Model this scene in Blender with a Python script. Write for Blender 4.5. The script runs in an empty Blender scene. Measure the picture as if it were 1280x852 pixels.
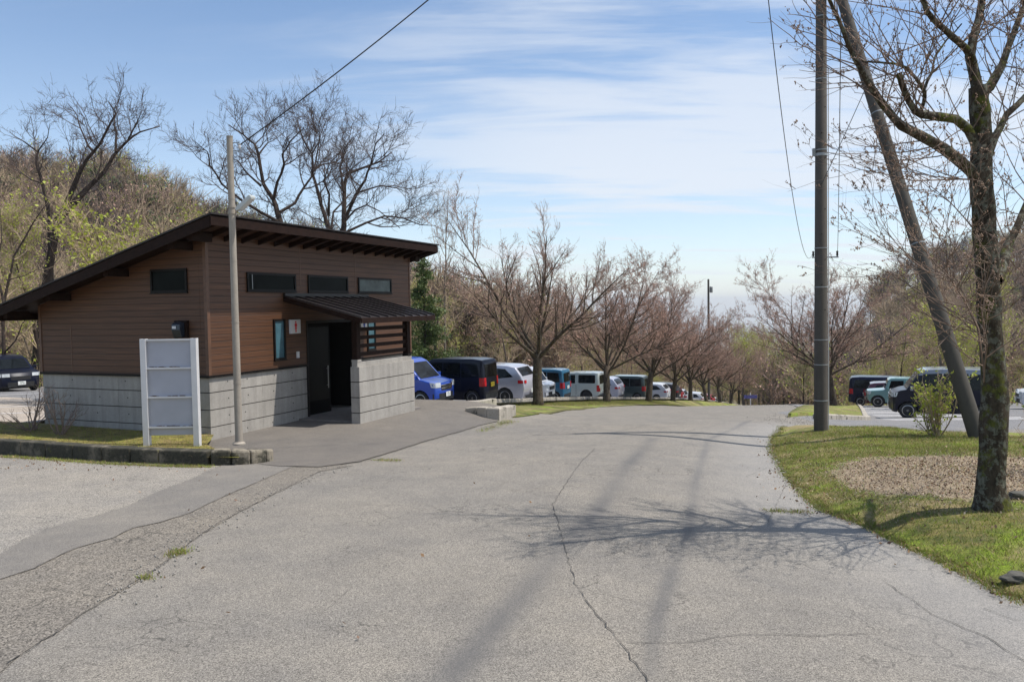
import bpy, math, random
import numpy as np
from mathutils import Vector, Matrix
from mathutils.geometry import delaunay_2d_cdt

PI = math.pi
scene = bpy.context.scene
COL = scene.collection
R_ = math.radians

# ---------------------------------------------------------------- camera
F_PX = 995.0
ROLL = 0.016
PITCH = math.atan(43.4 / 995)
EYE = np.array([0.0, 0.0, 1.6])
cF = np.array([0, math.cos(PITCH), -math.sin(PITCH)])
cU0 = np.array([0, math.sin(PITCH), math.cos(PITCH)])
cR0 = np.array([1.0, 0, 0])
cR = cR0 * math.cos(ROLL) - cU0 * math.sin(ROLL)
cU = cU0 * math.cos(ROLL) + cR0 * math.sin(ROLL)
cam_d = bpy.data.cameras.new('camera')
cam = bpy.data.objects.new('camera', cam_d)
COL.objects.link(cam)
cam_d.sensor_width = 36.0
cam_d.lens = 36.0 * F_PX / 1280.0
cam_d.clip_start = 0.05
cam_d.clip_end = 30000
m = Matrix(((cR[0], cU[0], -cF[0], 0), (cR[1], cU[1], -cF[1], 0), (cR[2], cU[2], -cF[2], 1.6), (0, 0, 0, 1)))
cam.matrix_world = m
scene.camera = cam

def ray(u, v):
    return cF + cR * (u - 640) / F_PX + cU * (426 - v) / F_PX

def at(u, v, y):
    "the real point at distance y that the photograph shows at pixel (u, v)"
    r = ray(u, v)
    return EYE + r * (y / r[1])

# ---------------------------------------------------------------- terrain
C0 = np.array([-5.31, 13.9])          # building corner; T runs along the front wall and the tree row, S to the back
TV = np.array([.3815, .9244]); SV = np.array([-.9244, .3815])
ROT_B = math.atan2(TV[1], TV[0])
PRJ = [-30, 0, 7, 14, 22, 30, 38, 46, 60, 98, 150, 260, 500, 1200, 3000, 12000]
PR = [1.0, 0, -.30, -.72, -1.43, -2.35, -3.33, -4.4, -6.6, -12.7, -21, -36, -60, -110, -180, -330]
PLJ = [-30, 0, 7, 14, 22, 30, 40, 46.7, 60, 80, 98, 150, 260, 500, 1200, 3000, 12000]
PL = [1.0, 0, -.30, -.70, -1.28, -2.05, -3.15, -3.97, -5.6, -8.3, -11, -19, -34, -58, -110, -180, -330]
PFJ = [-30, 0, 12, 15, 37, 60, 100, 150, 260, 500, 1200, 3000, 12000]
PF = [1.0, 0, -.62, -.78, -1.98, -3.6, -7.0, -12, -30, -55, -110, -180, -330]
PQJ = [-30, 0, 7, 14, 20, 26.6, 35, 45, 53, 98, 150, 260, 500, 1200, 3000, 12000]
PQ = [1.0, 0, -.34, -.75, -1.5, -2.4, -3.38, -4.47, -5.45, -11.5, -19, -34, -58, -110, -180, -330]

def pchip(xs, ys):
    xs = np.array(xs, float); ys = np.array(ys, float)
    h = np.diff(xs); dl = np.diff(ys) / h
    d = np.zeros_like(ys)
    d[1:-1] = np.where(dl[1:] * dl[:-1] > 0, 2 * dl[1:] * dl[:-1] / (dl[1:] + dl[:-1] + 1e-12), 0)
    d[0] = dl[0]; d[-1] = dl[-1]
    def f(x):
        x = np.clip(x, xs[0], xs[-1])
        i = np.clip(np.searchsorted(xs, x) - 1, 0, len(h) - 1)
        t = (x - xs[i]) / h[i]
        return ((2*t**3 - 3*t**2 + 1) * ys[i] + (t**3 - 2*t**2 + t) * h[i] * d[i]
                + (-2*t**3 + 3*t**2) * ys[i+1] + (t**3 - t**2) * h[i] * d[i+1])
    return f
fR, fL, fF, fQ = pchip(PRJ, PR), pchip(PLJ, PL), pchip(PFJ, PF), pchip(PQJ, PQ)
def sst(a, b, x):
    t = np.clip((x - a) / (b - a), 0, 1)
    return t * t * (3 - 2 * t)
def seg_dist(x, y, poly):
    best = np.full(np.shape(x), 1e9)
    for (ax, ay), (bx, by) in zip(poly[:-1], poly[1:]):
        dx, dy = bx - ax, by - ay
        t = np.clip(((x - ax) * dx + (y - ay) * dy) / (dx * dx + dy * dy + 1e-9), 0, 1)
        best = np.minimum(best, np.hypot(x - ax - t * dx, y - ay - t * dy))
    return best
EDGE = None
def G(x, y):
    x = np.asarray(x, float); y = np.asarray(y, float)
    q = (x - C0[0]) * .9244 - (y - C0[1]) * .3815
    t = (x - C0[0]) * TV[0] + (y - C0[1]) * TV[1]
    zr, zl, zf, zq = fR(y), fL(y), fF(y), fQ(y)
    z = zf + (zl - zf) * sst(-24, -9, q)
    z = z + (zr - z) * sst(-1.0, 1.6, q)
    z = z + (zq - z) * sst(8.2, 11.5, q)
    # the levelled pad the building stands on
    w = sst(4.2, 1.5, q) * sst(-7.5, -5.5, q) * sst(-3.0, 0.0, t) * sst(9.8, 6.2, t)
    z = z + (-.69 - z) * w
    if EDGE is not None:
        z = z - .12 * np.exp(-(seg_dist(x, y, EDGE) / 1.3) ** 2)
    # slight natural unevenness
    z = z + .012 * np.sin(x * .9 + 1.3) * np.sin(y * .7 + .4)
    return z
def gpt(u, v, dz=0.0):
    "ground point seen at pixel (u, v)"
    r = ray(u, v)
    k = 2.0
    prev = k
    while k < 400:
        p = EYE + r * k
        if p[2] < float(G(p[0], p[1])) + dz:
            break
        prev = k
        k += .25 if k < 40 else 1.0
    lo, hi = prev, k
    for _ in range(18):
        mid = (lo + hi) / 2
        p = EYE + r * mid
        if p[2] < float(G(p[0], p[1])) + dz: hi = mid
        else: lo = mid
    p = EYE + r * hi
    return p
def gz(x, y): return float(G(x, y))
edge_px = [(1500, 870), (1280, 757), (1200, 715), (1130, 682), (1075, 655), (1030, 640), (1010, 622), (985, 596), (966, 566), (968, 548), (978, 536)]
EDGE = [tuple(gpt(u, v)[:2]) for u, v in edge_px]

EDGE2 = [tuple(gpt(u, v)[:2]) for u, v in edge_px]

# ---------------------------------------------------------------- tags
def tag(o, label=None, cat=None, group=None, kind=None):
    if label: o['label'] = label
    if cat: o['category'] = cat
    if group: o['group'] = group
    if kind: o['kind'] = kind
    return o
def empty(name, loc=(0, 0, 0), rz=0.0, label=None, cat=None, group=None):
    o = bpy.data.objects.new(name, None)
    COL.objects.link(o)
    o.location = tuple(float(c) for c in loc); o.rotation_euler = (0, 0, rz)
    o.empty_display_size = .2
    return tag(o, label, cat, group)
def copy_tree(o, parent=None):
    c = o.copy(); COL.objects.link(c)
    if parent: c.parent = parent
    for ch in list(o.children): copy_tree(ch, c)
    return c

# ---------------------------------------------------------------- materials
MATS = {}
class NT:
    def __init__(s, name):
        s.m = bpy.data.materials.new(name); s.m.use_nodes = True
        s.t = s.m.node_tree; s.b = s.t.nodes['Principled BSDF']
        s.co = None
    def n(s, typ, **kw):
        x = s.t.nodes.new(typ)
        for k, v in kw.items():
            if k in x.inputs.keys() if isinstance(k, str) else False: x.inputs[k].default_value = v
            else: setattr(x, k, v)
        return x
    def l(s, a, b): s.t.links.new(a, b)
    def coord(s, kind='Object', scale=(1, 1, 1), world=False):
        if world:
            g = s.t.nodes.new('ShaderNodeNewGeometry'); out = g.outputs['Position']
        else:
            g = s.t.nodes.new('ShaderNodeTexCoord'); out = g.outputs[kind]
        mp = s.t.nodes.new('ShaderNodeMapping'); mp.inputs['Scale'].default_value = scale
        s.l(out, mp.inputs['Vector'])
        return mp.outputs['Vector']
    def noise(s, vec, scale, detail=4, rough=.55, dist=0):
        x = s.t.nodes.new('ShaderNodeTexNoise')
        x.inputs['Scale'].default_value = scale; x.inputs['Detail'].default_value = detail
        x.inputs['Roughness'].default_value = rough; x.inputs['Distortion'].default_value = dist
        s.l(vec, x.inputs['Vector']); return x.outputs['Fac']
    def vor(s, vec, scale, feature='F1', out='Distance', rnd=1.0):
        x = s.t.nodes.new('ShaderNodeTexVoronoi'); x.feature = feature
        x.inputs['Scale'].default_value = scale; x.inputs['Randomness'].default_value = rnd
        s.l(vec, x.inputs['Vector']); return x.outputs[out]
    def ramp(s, fac, stops, interp='LINEAR'):
        x = s.t.nodes.new('ShaderNodeValToRGB'); x.color_ramp.interpolation = interp
        e = x.color_ramp.elements
        while len(e) < len(stops): e.new(.5)
        for el, (p, c) in zip(e, stops):
            el.position = p
            el.color = (c, c, c, 1) if isinstance(c, (int, float)) else (c[0], c[1], c[2], 1)
        s.l(fac, x.inputs['Fac']); return x.outputs['Color']
    def mix(s, fac, a, b, blend='MIX'):
        x = s.t.nodes.new('ShaderNodeMix'); x.data_type = 'RGBA'; x.blend_type = blend
        for sock, val in ((x.inputs['Factor'], fac), (x.inputs['A'], a), (x.inputs['B'], b)):
            if sock.name in ('A', 'B'):
                pass
        ins = [i for i in x.inputs if i.enabled]
        # Factor, A, B
        for sock, val in zip(ins, (fac, a, b)):
            if hasattr(val, 'is_output'): s.l(val, sock)
            elif isinstance(val, (int, float)): sock.default_value = val if sock.type == 'VALUE' else (val, val, val, 1)
            else: sock.default_value = (val[0], val[1], val[2], 1)
        return [o for o in x.outputs if o.enabled][0]
    def math(s, op, a, b=0.0, clamp=False):
        x = s.t.nodes.new('ShaderNodeMath'); x.operation = op; x.use_clamp = clamp
        for sock, val in zip(x.inputs, (a, b)):
            if hasattr(val, 'is_output'): s.l(val, sock)
            else: sock.default_value = val
        return x.outputs[0]
    def bump(s, h, strength=.3, dist=.01):
        x = s.t.nodes.new('ShaderNodeBump'); x.inputs['Strength'].default_value = strength
        x.inputs['Distance'].default_value = dist
        s.l(h, x.inputs['Height']); s.l(x.outputs['Normal'], s.b.inputs['Normal'])
    def color(s, c):
        if hasattr(c, 'is_output'): s.l(c, s.b.inputs['Base Color'])
        else: s.b.inputs['Base Color'].default_value = (c[0], c[1], c[2], 1)
    def rough(s, v):
        if hasattr(v, 'is_output'): s.l(v, s.b.inputs['Roughness'])
        else: s.b.inputs['Roughness'].default_value = v
def simple(name, col, rough=.6, metal=0.0, var=.25, nscale=8, coat=0.0, bump=0.0, world=False, spec=None):
    if name in MATS: return MATS[name]
    t = NT(name)
    v = t.coord('Object', world=world)
    nz = t.noise(v, nscale, 5, .6)
    c = t.ramp(nz, [(.3, tuple(x * (1 - var) for x in col)), (.7, tuple(min(1, x * (1 + var)) for x in col))])
    t.color(c); t.rough(rough); t.b.inputs['Metallic'].default_value = metal
    if coat: t.b.inputs['Coat Weight'].default_value = coat; t.b.inputs['Coat Roughness'].default_value = .05
    if spec is not None: t.b.inputs['Specular IOR Level'].default_value = spec
    if bump: t.bump(t.noise(v, nscale * 6, 4, .6), bump, .01)
    MATS[name] = t.m
    return t.m

def mat_asphalt(name, base, warm=0.0, contrast=1.0, dark_streak=False, crack=True, coarse=1.0):
    t = NT(name)
    v = t.coord(world=True)
    big = t.noise(v, .35, 4, .6)
    mid = t.noise(v, 2.2, 5, .65)
    fine = t.noise(v, 120 / coarse, 3, .75)
    stones = t.vor(v, 190 / coarse, 'F1', 'Color')
    sgray = t.t.nodes.new('ShaderNodeRGBToBW'); t.l(stones, sgray.inputs[0])
    lo = tuple(b * (1 - .30 * contrast) for b in base); hi = tuple(b * (1 + .30 * contrast) for b in base)
    c = t.ramp(sgray.outputs[0], [(.12, tuple(b * (1 - .75 * contrast) for b in base)), (.5, base), (.85, tuple(min(.9, b * (1 + .8 * contrast)) for b in base))])
    c = t.mix(.75, c, t.ramp(fine, [(.3, .68), (.7, 1.28)]), 'MULTIPLY')
    c = t.mix(.8, c, t.ramp(mid, [(.3, (.82, .82, .83)), (.7, (1.15, 1.13, 1.09))]), 'MULTIPLY')
    c = t.mix(.9, c, t.ramp(big, [(.3, (.91, .92, .94)), (.7, (1.08, 1.06, 1.02))]), 'MULTIPLY')
    if warm:
        c = t.mix(warm, c, (base[0] * 1.15, base[1] * 1.0, base[2] * .85))
    h = t.mix(.5, fine, sgray.outputs[0])
    if crack:
        # hairline crazing between irregular plates, only in worn zones
        vd = t.t.nodes.new('ShaderNodeVectorMath'); vd.operation = 'ADD'
        nz = t.t.nodes.new('ShaderNodeTexNoise'); nz.inputs['Scale'].default_value = 1.7; nz.inputs['Detail'].default_value = 5
        t.l(v, nz.inputs['Vector'])
        t.l(v, vd.inputs[0]); t.l(nz.outputs['Color'], vd.inputs[1])
        e = t.vor(vd.outputs[0], 1.9, 'DISTANCE_TO_EDGE')
        e2 = t.vor(vd.outputs[0], 6.0, 'DISTANCE_TO_EDGE')
        l1 = t.ramp(e, [(0.0, 1), (.018, 0)])
        l2 = t.ramp(e2, [(0.0, 1), (.035, 0)])
        zone = t.ramp(t.noise(v, .55, 3, .6), [(.50, 0), (.60, 1)])
        zone2 = t.ramp(t.noise(v, .9, 3, .6), [(.54, 0), (.64, 1)])
        msk = t.math('MAXIMUM', t.math('MULTIPLY', l1, zone), t.math('MULTIPLY', l2, zone2))
        msk = t.math('MULTIPLY', msk, .7)
        c = t.mix(msk, c, (.035, .033, .03))
    if dark_streak:
        a = t.t.nodes.new('ShaderNodeAttribute'); a.attribute_name = 'dark_streak'
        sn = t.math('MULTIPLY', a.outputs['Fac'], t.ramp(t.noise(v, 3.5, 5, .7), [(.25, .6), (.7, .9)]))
        c = t.mix(sn, c, (.105, .102, .10))  # road colour goes darker along the streak lines
        a2 = t.t.nodes.new('ShaderNodeAttribute'); a2.attribute_name = 'pale'
        c = t.mix(t.math('MULTIPLY', a2.outputs['Fac'], .6), c, (.42, .42, .42))
    t.color(c); t.rough(.88); t.b.inputs['Specular IOR Level'].default_value = .3
    t.bump(h, .45, .006)
    MATS[name] = t.m
    return t.m

M_road = mat_asphalt('worn_asphalt', (.205, .189, .166), dark_streak=True, contrast=.75)
M_light = mat_asphalt('pale_coarse_asphalt', (.242, .224, .198), contrast=.9, coarse=1.2)
M_coarse = mat_asphalt('coarse_worn_asphalt', (.178, .160, .136), contrast=.95, coarse=1.5)
M_patch = mat_asphalt('smooth_patch_asphalt', (.184, .171, .154), contrast=.6, crack=False, coarse=.8)
M_apron = mat_asphalt('brown_grey_asphalt', (.148, .135, .121), contrast=.6, crack=False, coarse=.8)
M_lot = mat_asphalt('parking_asphalt', (.19, .187, .19), contrast=.5, crack=False)
M_gravel = mat_asphalt('sandy_gravel', (.36, .31, .26), contrast=.8, crack=False, coarse=2)

def mat_ground():
    t = NT('leaf_litter_ground'); v = t.coord(world=True)
    a = t.noise(v, .22, 5, .6); b = t.noise(v, 3, 6, .7); c0 = t.noise(v, 40, 3, .7)
    c = t.ramp(b, [(.3, (.07, .05, .03)), (.5, (.15, .11, .065)), (.7, (.22, .17, .10))])
    g = t.ramp(c0, [(.3, (.06, .08, .02)), (.7, (.16, .17, .05))])
    c = t.mix(t.ramp(a, [(.47, 0), (.56, .8)]), c, g)
    c = t.mix(.6, c, t.ramp(c0, [(.3, .5), (.7, 1.4)]), 'MULTIPLY')
    t.color(c); t.rough(.95); t.bump(b, .6, .05); return t.m
M_ground = mat_ground()
def mat_grass(name='short_grass', bright=1.0):
    t = NT(name); v = t.coord(world=True)
    a = t.noise(v, .8, 5, .65); b = t.noise(v, 5, 5, .7); f = t.noise(v, 90, 3, .8)
    base = t.ramp(b, [(.28, (.055, .07, .016)), (.45, (.11, .12, .025)), (.58, (.20, .175, .045)), (.72, (.27, .20, .085))])
    moss = t.ramp(f, [(.3, (.10, .17, .008)), (.7, (.29, .39, .015))])
    c = t.mix(t.ramp(a, [(.50, 0), (.60, .85)]), base, moss)
    straw = t.ramp(t.noise(v, 1.7, 4, .6), [(.50, 0), (.62, .75)])
    c = t.mix(straw, c, (.33, .25, .13))
    c = t.mix(.8, c, t.ramp(f, [(.3, .45), (.7, 1.45)]), 'MULTIPLY')
    if name == 'dry_moss': c = t.mix(.6, c, t.ramp(b, [(.3, (.10, .06, .03)), (.5, (.25, .19, .05)), (.7, (.32, .27, .05))]))
    t.color(c); t.rough(.95); t.bump(f, .8, .02); return t.m
M_grass = mat_grass()
def mat_mulch():
    t = NT('wood_chip'); v = t.coord(world=True)
    s = t.vor(v, 85, 'F1', 'Color'); bw = t.t.nodes.new('ShaderNodeRGBToBW'); t.l(s, bw.inputs[0])
    c = t.ramp(bw.outputs[0], [(.15, (.17, .125, .09)), (.5, (.36, .285, .205)), (.85, (.52, .44, .34))])
    c = t.mix(.7, c, t.ramp(t.noise(v, 3, 4, .6), [(.3, .7), (.7, 1.2)]), 'MULTIPLY')
    t.color(c); t.rough(.9); t.bump(bw.outputs[0], .8, .02); return t.m
M_mulch = mat_mulch()
def mat_concrete(name, base, mossy=0.0, rough=.85):
    t = NT(name); v = t.coord('Object')
    a = t.noise(v, 1.3, 5, .65); f = t.noise(v, 30, 5, .7)
    sv = t.coord('Object', (9, 9, .8)); st = t.noise(sv, 1, 4, .6)
    c = t.ramp(a, [(.3, tuple(x * .82 for x in base)), (.7, tuple(x * 1.12 for x in base))])
    c = t.mix(.5, c, t.ramp(f, [(.3, .8), (.7, 1.15)]), 'MULTIPLY')
    c = t.mix(.6, c, t.ramp(st, [(.35, .78), (.6, 1.05)]), 'MULTIPLY')
    if mossy:
        k = t.ramp(t.noise(v, 3.2, 5, .7), [(.62 - .25 * mossy, 0), (.72 - .2 * mossy, 1)])
        c = t.mix(k, c, t.ramp(f, [(.3, (.015, .014, .01)), (.7, (.06, .055, .035))]))
        k2 = t.ramp(t.noise(v, 8, 4, .7), [(.62, 0), (.7, .6)])
        c = t.mix(k2, c, (.10, .10, .02))
    t.color(c); t.rough(rough); t.bump(f, .35, .008)
    MATS[name] = t.m
    return t.m
M_conc = mat_concrete('board_concrete', (.36, .335, .30))
M_kerbold = mat_concrete('mossy_kerb_stone', (.17, .145, .105), mossy=1.15)
M_kerb = mat_concrete('weathered_kerb', (.40, .36, .30), mossy=.25)
M_pole = mat_concrete('pole_concrete', (.088, .076, .063))
M_palepole = mat_concrete('pale_pole', (.33, .29, .24))
def mat_siding():
    t = NT('wood_grain_siding')
    v = t.coord('Object')
    sep = t.t.nodes.new('ShaderNodeSeparateXYZ'); t.l(v, sep.inputs[0])
    z = sep.outputs['Z']
    fr = t.math('FRACT', t.math('DIVIDE', t.math('ADD', z, 10.0), .114))
    groove = t.ramp(fr, [(0.0, 1), (.06, 1), (.10, 0), (.96, 0), (1.0, 1)])
    idx = t.math('FLOOR', t.math('DIVIDE', t.math('ADD', z, 10.0), .114))
    wn = t.t.nodes.new('ShaderNodeTexWhiteNoise'); wn.noise_dimensions = '1D'; t.l(idx, wn.inputs['W'])
    gv = t.coord('Object', (1.2, 1.2, 70)); grain = t.noise(gv, 1.0, 5, .65)
    c = t.ramp(grain, [(.3, (.048, .019, .008)), (.7, (.140, .060, .026))])
    c = t.mix(.35, c, t.ramp(wn.outputs['Value'], [(0, .75), (1, 1.25)]), 'MULTIPLY')
    c = t.mix(.4, c, t.ramp(t.noise(v, .8, 4, .6), [(.3, .85), (.7, 1.15)]), 'MULTIPLY')
    c = t.mix(t.math('MULTIPLY', groove, .75), c, (.02, .012, .008))
    t.color(c); t.rough(.55)
    h = t.math('SUBTRACT', t.math('MULTIPLY', grain, .15), groove)
    t.bump(h, .6, .006)
    return t.m
M_siding = mat_siding()
M_trim = simple('brown_trim', (.12, .058, .032), .5)
M_darkwood = simple('dark_stained_wood', (.020, .010, .007), .7, var=.35, nscale=14, spec=.12)
M_roof = simple('dark_brown_roof_metal', (.022, .018, .016), .45, metal=.1, var=.2, nscale=3)
M_black = simple('black_bronze_frame', (.012, .010, .009), .45, spec=.15)
M_glassd = simple('dark_window_glass', (.005, .007, .007), .2, var=.5, nscale=1.5, spec=.04)
M_glassf = simple('frosted_window_glass', (.05, .07, .068), .25, var=.6, nscale=2.0, spec=.3)
M_glassb = simple('pale_blue_window_glass', (.05, .12, .15), .15, var=.4, nscale=2.5)
M_white = simple('white_painted_steel', (.62, .61, .61), .4, var=.06, nscale=5)
M_panel = simple('grey_white_panel', (.38, .39, .44), .5, var=.07, nscale=2.5)
M_rust = simple('rust_and_dirt', (.12, .07, .045), .9, var=.6, nscale=25)
M_wpaint = simple('white_line_paint', (.62, .61, .60), .7, var=.2, nscale=20, world=True)
M_red = simple('sign_red', (.62, .02, .02), .5, var=.05)
M_blue = simple('sign_blue', (.02, .05, .28), .5, var=.05)
M_steel = simple('brushed_steel', (.5, .5, .5), .3, metal=.9, var=.1)
M_galv = simple('galvanised_steel', (.30, .31, .31), .5, metal=.5, var=.2)
M_wire = simple('black_cable', (.02, .02, .022), .6, var=.1)
M_insul = simple('white_ceramic', (.6, .6, .6), .3, var=.05)
M_rock = mat_concrete('dark_rock', (.09, .085, .07), mossy=.4)
M_lamp = simple('lamp_grey_plastic', (.48, .5, .48), .4, var=.05)
M_crackm = simple('dark_crack', (.07, .064, .056), .95, var=.3, nscale=30, world=True)

def mat_bark(name, lo, hi, moss=0.0, lichen=0.0, scale=1.0):
    t = NT(name); v = t.coord('Object', (1, 1, .45))
    v2 = t.coord('Object')
    a = t.noise(v, 9 * scale, 6, .7); f = t.noise(v, 34 * scale, 5, .75)
    c = t.ramp(a, [(.32, lo), (.68, hi)])
    c = t.mix(.8, c, t.ramp(f, [(.32, .4), (.68, 1.5)]), 'MULTIPLY')
    if lichen:
        k = t.ramp(t.noise(v2, 13 * scale, 5, .75), [(.60 - .1 * lichen, 0), (.64 - .1 * lichen, 1)])
        c = t.mix(k, c, t.ramp(f, [(.3, (.05, .05, .035)), (.7, (.20, .195, .15))]))
    if moss:
        k = t.ramp(t.noise(v2, 4.5 * scale, 5, .7), [(.62 - .12 * moss, 0), (.68 - .1 * moss, .9)])
        c = t.mix(k, c, t.ramp(f, [(.3, (.04, .05, .01)), (.7, (.13, .13, .02))]))
    t.color(c); t.rough(.95); t.b.inputs['Specular IOR Level'].default_value = .2
    t.bump(t.mix(.5, a, f), .9, .03 / scale)
    MATS[name] = t.m
    return t.m
M_barknear = mat_bark('mossy_lichen_bark', (.024, .018, .012), (.085, .066, .046), moss=.75, lichen=.9)
M_barkcherry = mat_bark('cherry_bark', (.035, .024, .017), (.13, .10, .075), moss=.3, lichen=.35)
M_barkdark = mat_bark('dark_bark', (.022, .016, .013), (.075, .055, .045))
M_barkgrey = mat_bark('grey_bark', (.09, .07, .055), (.26, .21, .17))
M_twigcherry = simple('cherry_twig', (.25, .17, .13), .8, var=.35, nscale=3)
M_twigdark = simple('dark_twig', (.075, .055, .05), .8, var=.3, nscale=3)
M_twiggrey = simple('grey_brown_twig', (.37, .28, .18), .85, var=.35, nscale=2)
M_twignear = simple('near_twig', (.17, .115, .085), .75, var=.35, nscale=4)
M_bud = simple('pink_brown_bud', (.46, .28, .21), .8, var=.35, nscale=2)
M_budo = simple('brown_bud', (.28, .18, .115), .7, var=.5, nscale=6)
def leafmat(name, col, var=.35, trans=.35):
    t = NT(name); v = t.coord('Object')
    c = t.ramp(t.noise(v, 2.2, 4, .7), [(.3, tuple(x * (1 - var) for x in col)), (.7, tuple(min(1, x * (1 + var)) for x in col))])
    t.color(c); t.rough(.6)
    tr = t.t.nodes.new('ShaderNodeBsdfTranslucent'); t.l(c, tr.inputs['Color'])
    mx = t.t.nodes.new('ShaderNodeMixShader'); mx.inputs[0].default_value = trans
    out = t.t.nodes['Material Output']
    t.l(t.b.outputs[0], mx.inputs[1]); t.l(tr.outputs[0], mx.inputs[2]); t.l(mx.outputs[0], out.inputs['Surface'])
    MATS[name] = t.m
    return t.m
M_leafy = leafmat('yellow_green_young_leaf', (.40, .44, .06))
M_leafg = leafmat('green_leaf', (.13, .19, .035))
M_needle = leafmat('conifer_needles', (.085, .125, .03), trans=.2)
M_blade1 = leafmat('grass_blade_green', (.14, .19, .022))
M_blade2 = leafmat('grass_blade_straw', (.29, .22, .10))
M_blade3 = leafmat('grass_blade_moss', (.24, .30, .02))
M_dead = leafmat('dead_leaf', (.28, .17, .09), trans=.15)
M_blossom = leafmat('pale_blossom', (.62, .50, .48))

# ---------------------------------------------------------------- mesh building
class MB:
    def __init__(s): s.v = []; s.f = []; s.mi = []; s.cur = 0
    def add(s, vs, fs, M=None):
        b = len(s.v)
        if M is not None: vs = [tuple(M @ Vector(v)) for v in vs]
        s.v.extend([tuple(v) for v in vs]); s.f.extend([tuple(b + i for i in f) for f in fs]); s.mi.extend([s.cur] * len(fs))
        return s
    def box(s, x0, x1, y0, y1, z0, z1, M=None):
        vs = [(x0, y0, z0), (x1, y0, z0), (x1, y1, z0), (x0, y1, z0), (x0, y0, z1), (x1, y0, z1), (x1, y1, z1), (x0, y1, z1)]
        return s.add(vs, [(0, 3, 2, 1), (4, 5, 6, 7), (0, 1, 5, 4), (1, 2, 6, 5), (2, 3, 7, 6), (3, 0, 4, 7)], M)
    def hexa(s, p):
        "eight corners: four bottom (ccw), four top"
        return s.add(p, [(0, 3, 2, 1), (4, 5, 6, 7), (0, 1, 5, 4), (1, 2, 6, 5), (2, 3, 7, 6), (3, 0, 4, 7)])
    def tube(s, pts, radii, n=8, cap=True, M=None):
        pts = [Vector(p) for p in pts]
        if isinstance(radii, (int, float)): radii = [radii] * len(pts)
        d0 = (pts[1] - pts[0]).normalized()
        up = Vector((0, 0, 1)) if abs(d0.z) < .9 else Vector((1, 0, 0))
        a = d0.cross(up).normalized()
        vs = []
        for i, p in enumerate(pts):
            if i == 0: d = pts[1] - pts[0]
            elif i == len(pts) - 1: d = pts[-1] - pts[-2]
            else: d = (pts[i + 1] - pts[i]).normalized() + (pts[i] - pts[i - 1]).normalized()
            d.normalize()
            a = (a - d * a.dot(d)).normalized(); b = d.cross(a)
            for k in range(n):
                an = 2 * PI * k / n
                vs.append(tuple(p + (a * math.cos(an) + b * math.sin(an)) * radii[i]))
        fs = []
        for i in range(len(pts) - 1):
            for k in range(n):
                k2 = (k + 1) % n
                fs.append((i * n + k, i * n + k2, (i + 1) * n + k2, (i + 1) * n + k))
        if cap:
            fs.append(tuple(range(n - 1, -1, -1))); fs.append(tuple((len(pts) - 1) * n + k for k in range(n)))
        return s.add(vs, fs, M)
    def lathe(s, prof, n=24, axis='z', M=None):
        "prof: (radius, height) list, closed by caps where the radius is > 0"
        vs = []
        for r, h in prof:
            for k in range(n):
                a = 2 * PI * k / n
                x, y = r * math.cos(a), r * math.sin(a)
                vs.append((x, y, h) if axis == 'z' else (x, h, y))
        fs = []
        for i in range(len(prof) - 1):
            for k in range(n):
                k2 = (k + 1) % n
                f = (i * n + k, i * n + k2, (i + 1) * n + k2, (i + 1) * n + k)
                fs.append(f if axis == 'z' else f[::-1])
        fs.append(tuple(range(n - 1, -1, -1))); fs.append(tuple((len(prof) - 1) * n + k for k in range(n)))
        return s.add(vs, fs, M)
    def prism(s, poly, h0, h1, axis='z', M=None):
        n = len(poly)
        def P(a, b, h): return (a, b, h) if axis == 'z' else ((a, h, b) if axis == 'y' else (h, a, b))
        vs = [P(a, b, h0) for a, b in poly] + [P(a, b, h1) for a, b in poly]
        fs = [tuple(range(n - 1, -1, -1)), tuple(range(n, 2 * n))] + [(i, (i + 1) % n, n + (i + 1) % n, n + i) for i in range(n)]
        return s.add(vs, fs, M)
    def build(s, name, mats, parent=None, smooth=False, bevel=0.0, loc=None):
        me = bpy.data.meshes.new(name)
        me.from_pydata(s.v, [], s.f)
        if not isinstance(mats, (list, tuple)): mats = [mats]
        for mt in mats: me.materials.append(mt)
        if len(mats) > 1: me.polygons.foreach_set('material_index', s.mi)
        me.update()
        import bmesh
        bm = bmesh.new(); bm.from_mesh(me); bmesh.ops.recalc_face_normals(bm, faces=bm.faces); bm.to_mesh(me); bm.free()
        if smooth:
            me.polygons.foreach_set('use_smooth', [True] * len(me.polygons))
            try: me.set_sharp_from_angle(angle=R_(40))
            except Exception: pass
        o = bpy.data.objects.new(name, me); COL.objects.link(o)
        if parent: o.parent = parent
        if loc is not None: o.location = tuple(float(c) for c in loc)
        if bevel:
            b = o.modifiers.new('bevel', 'BEVEL'); b.width = bevel; b.segments = 2; b.limit_method = 'ANGLE'; b.angle_limit = R_(40)
        return o

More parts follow.
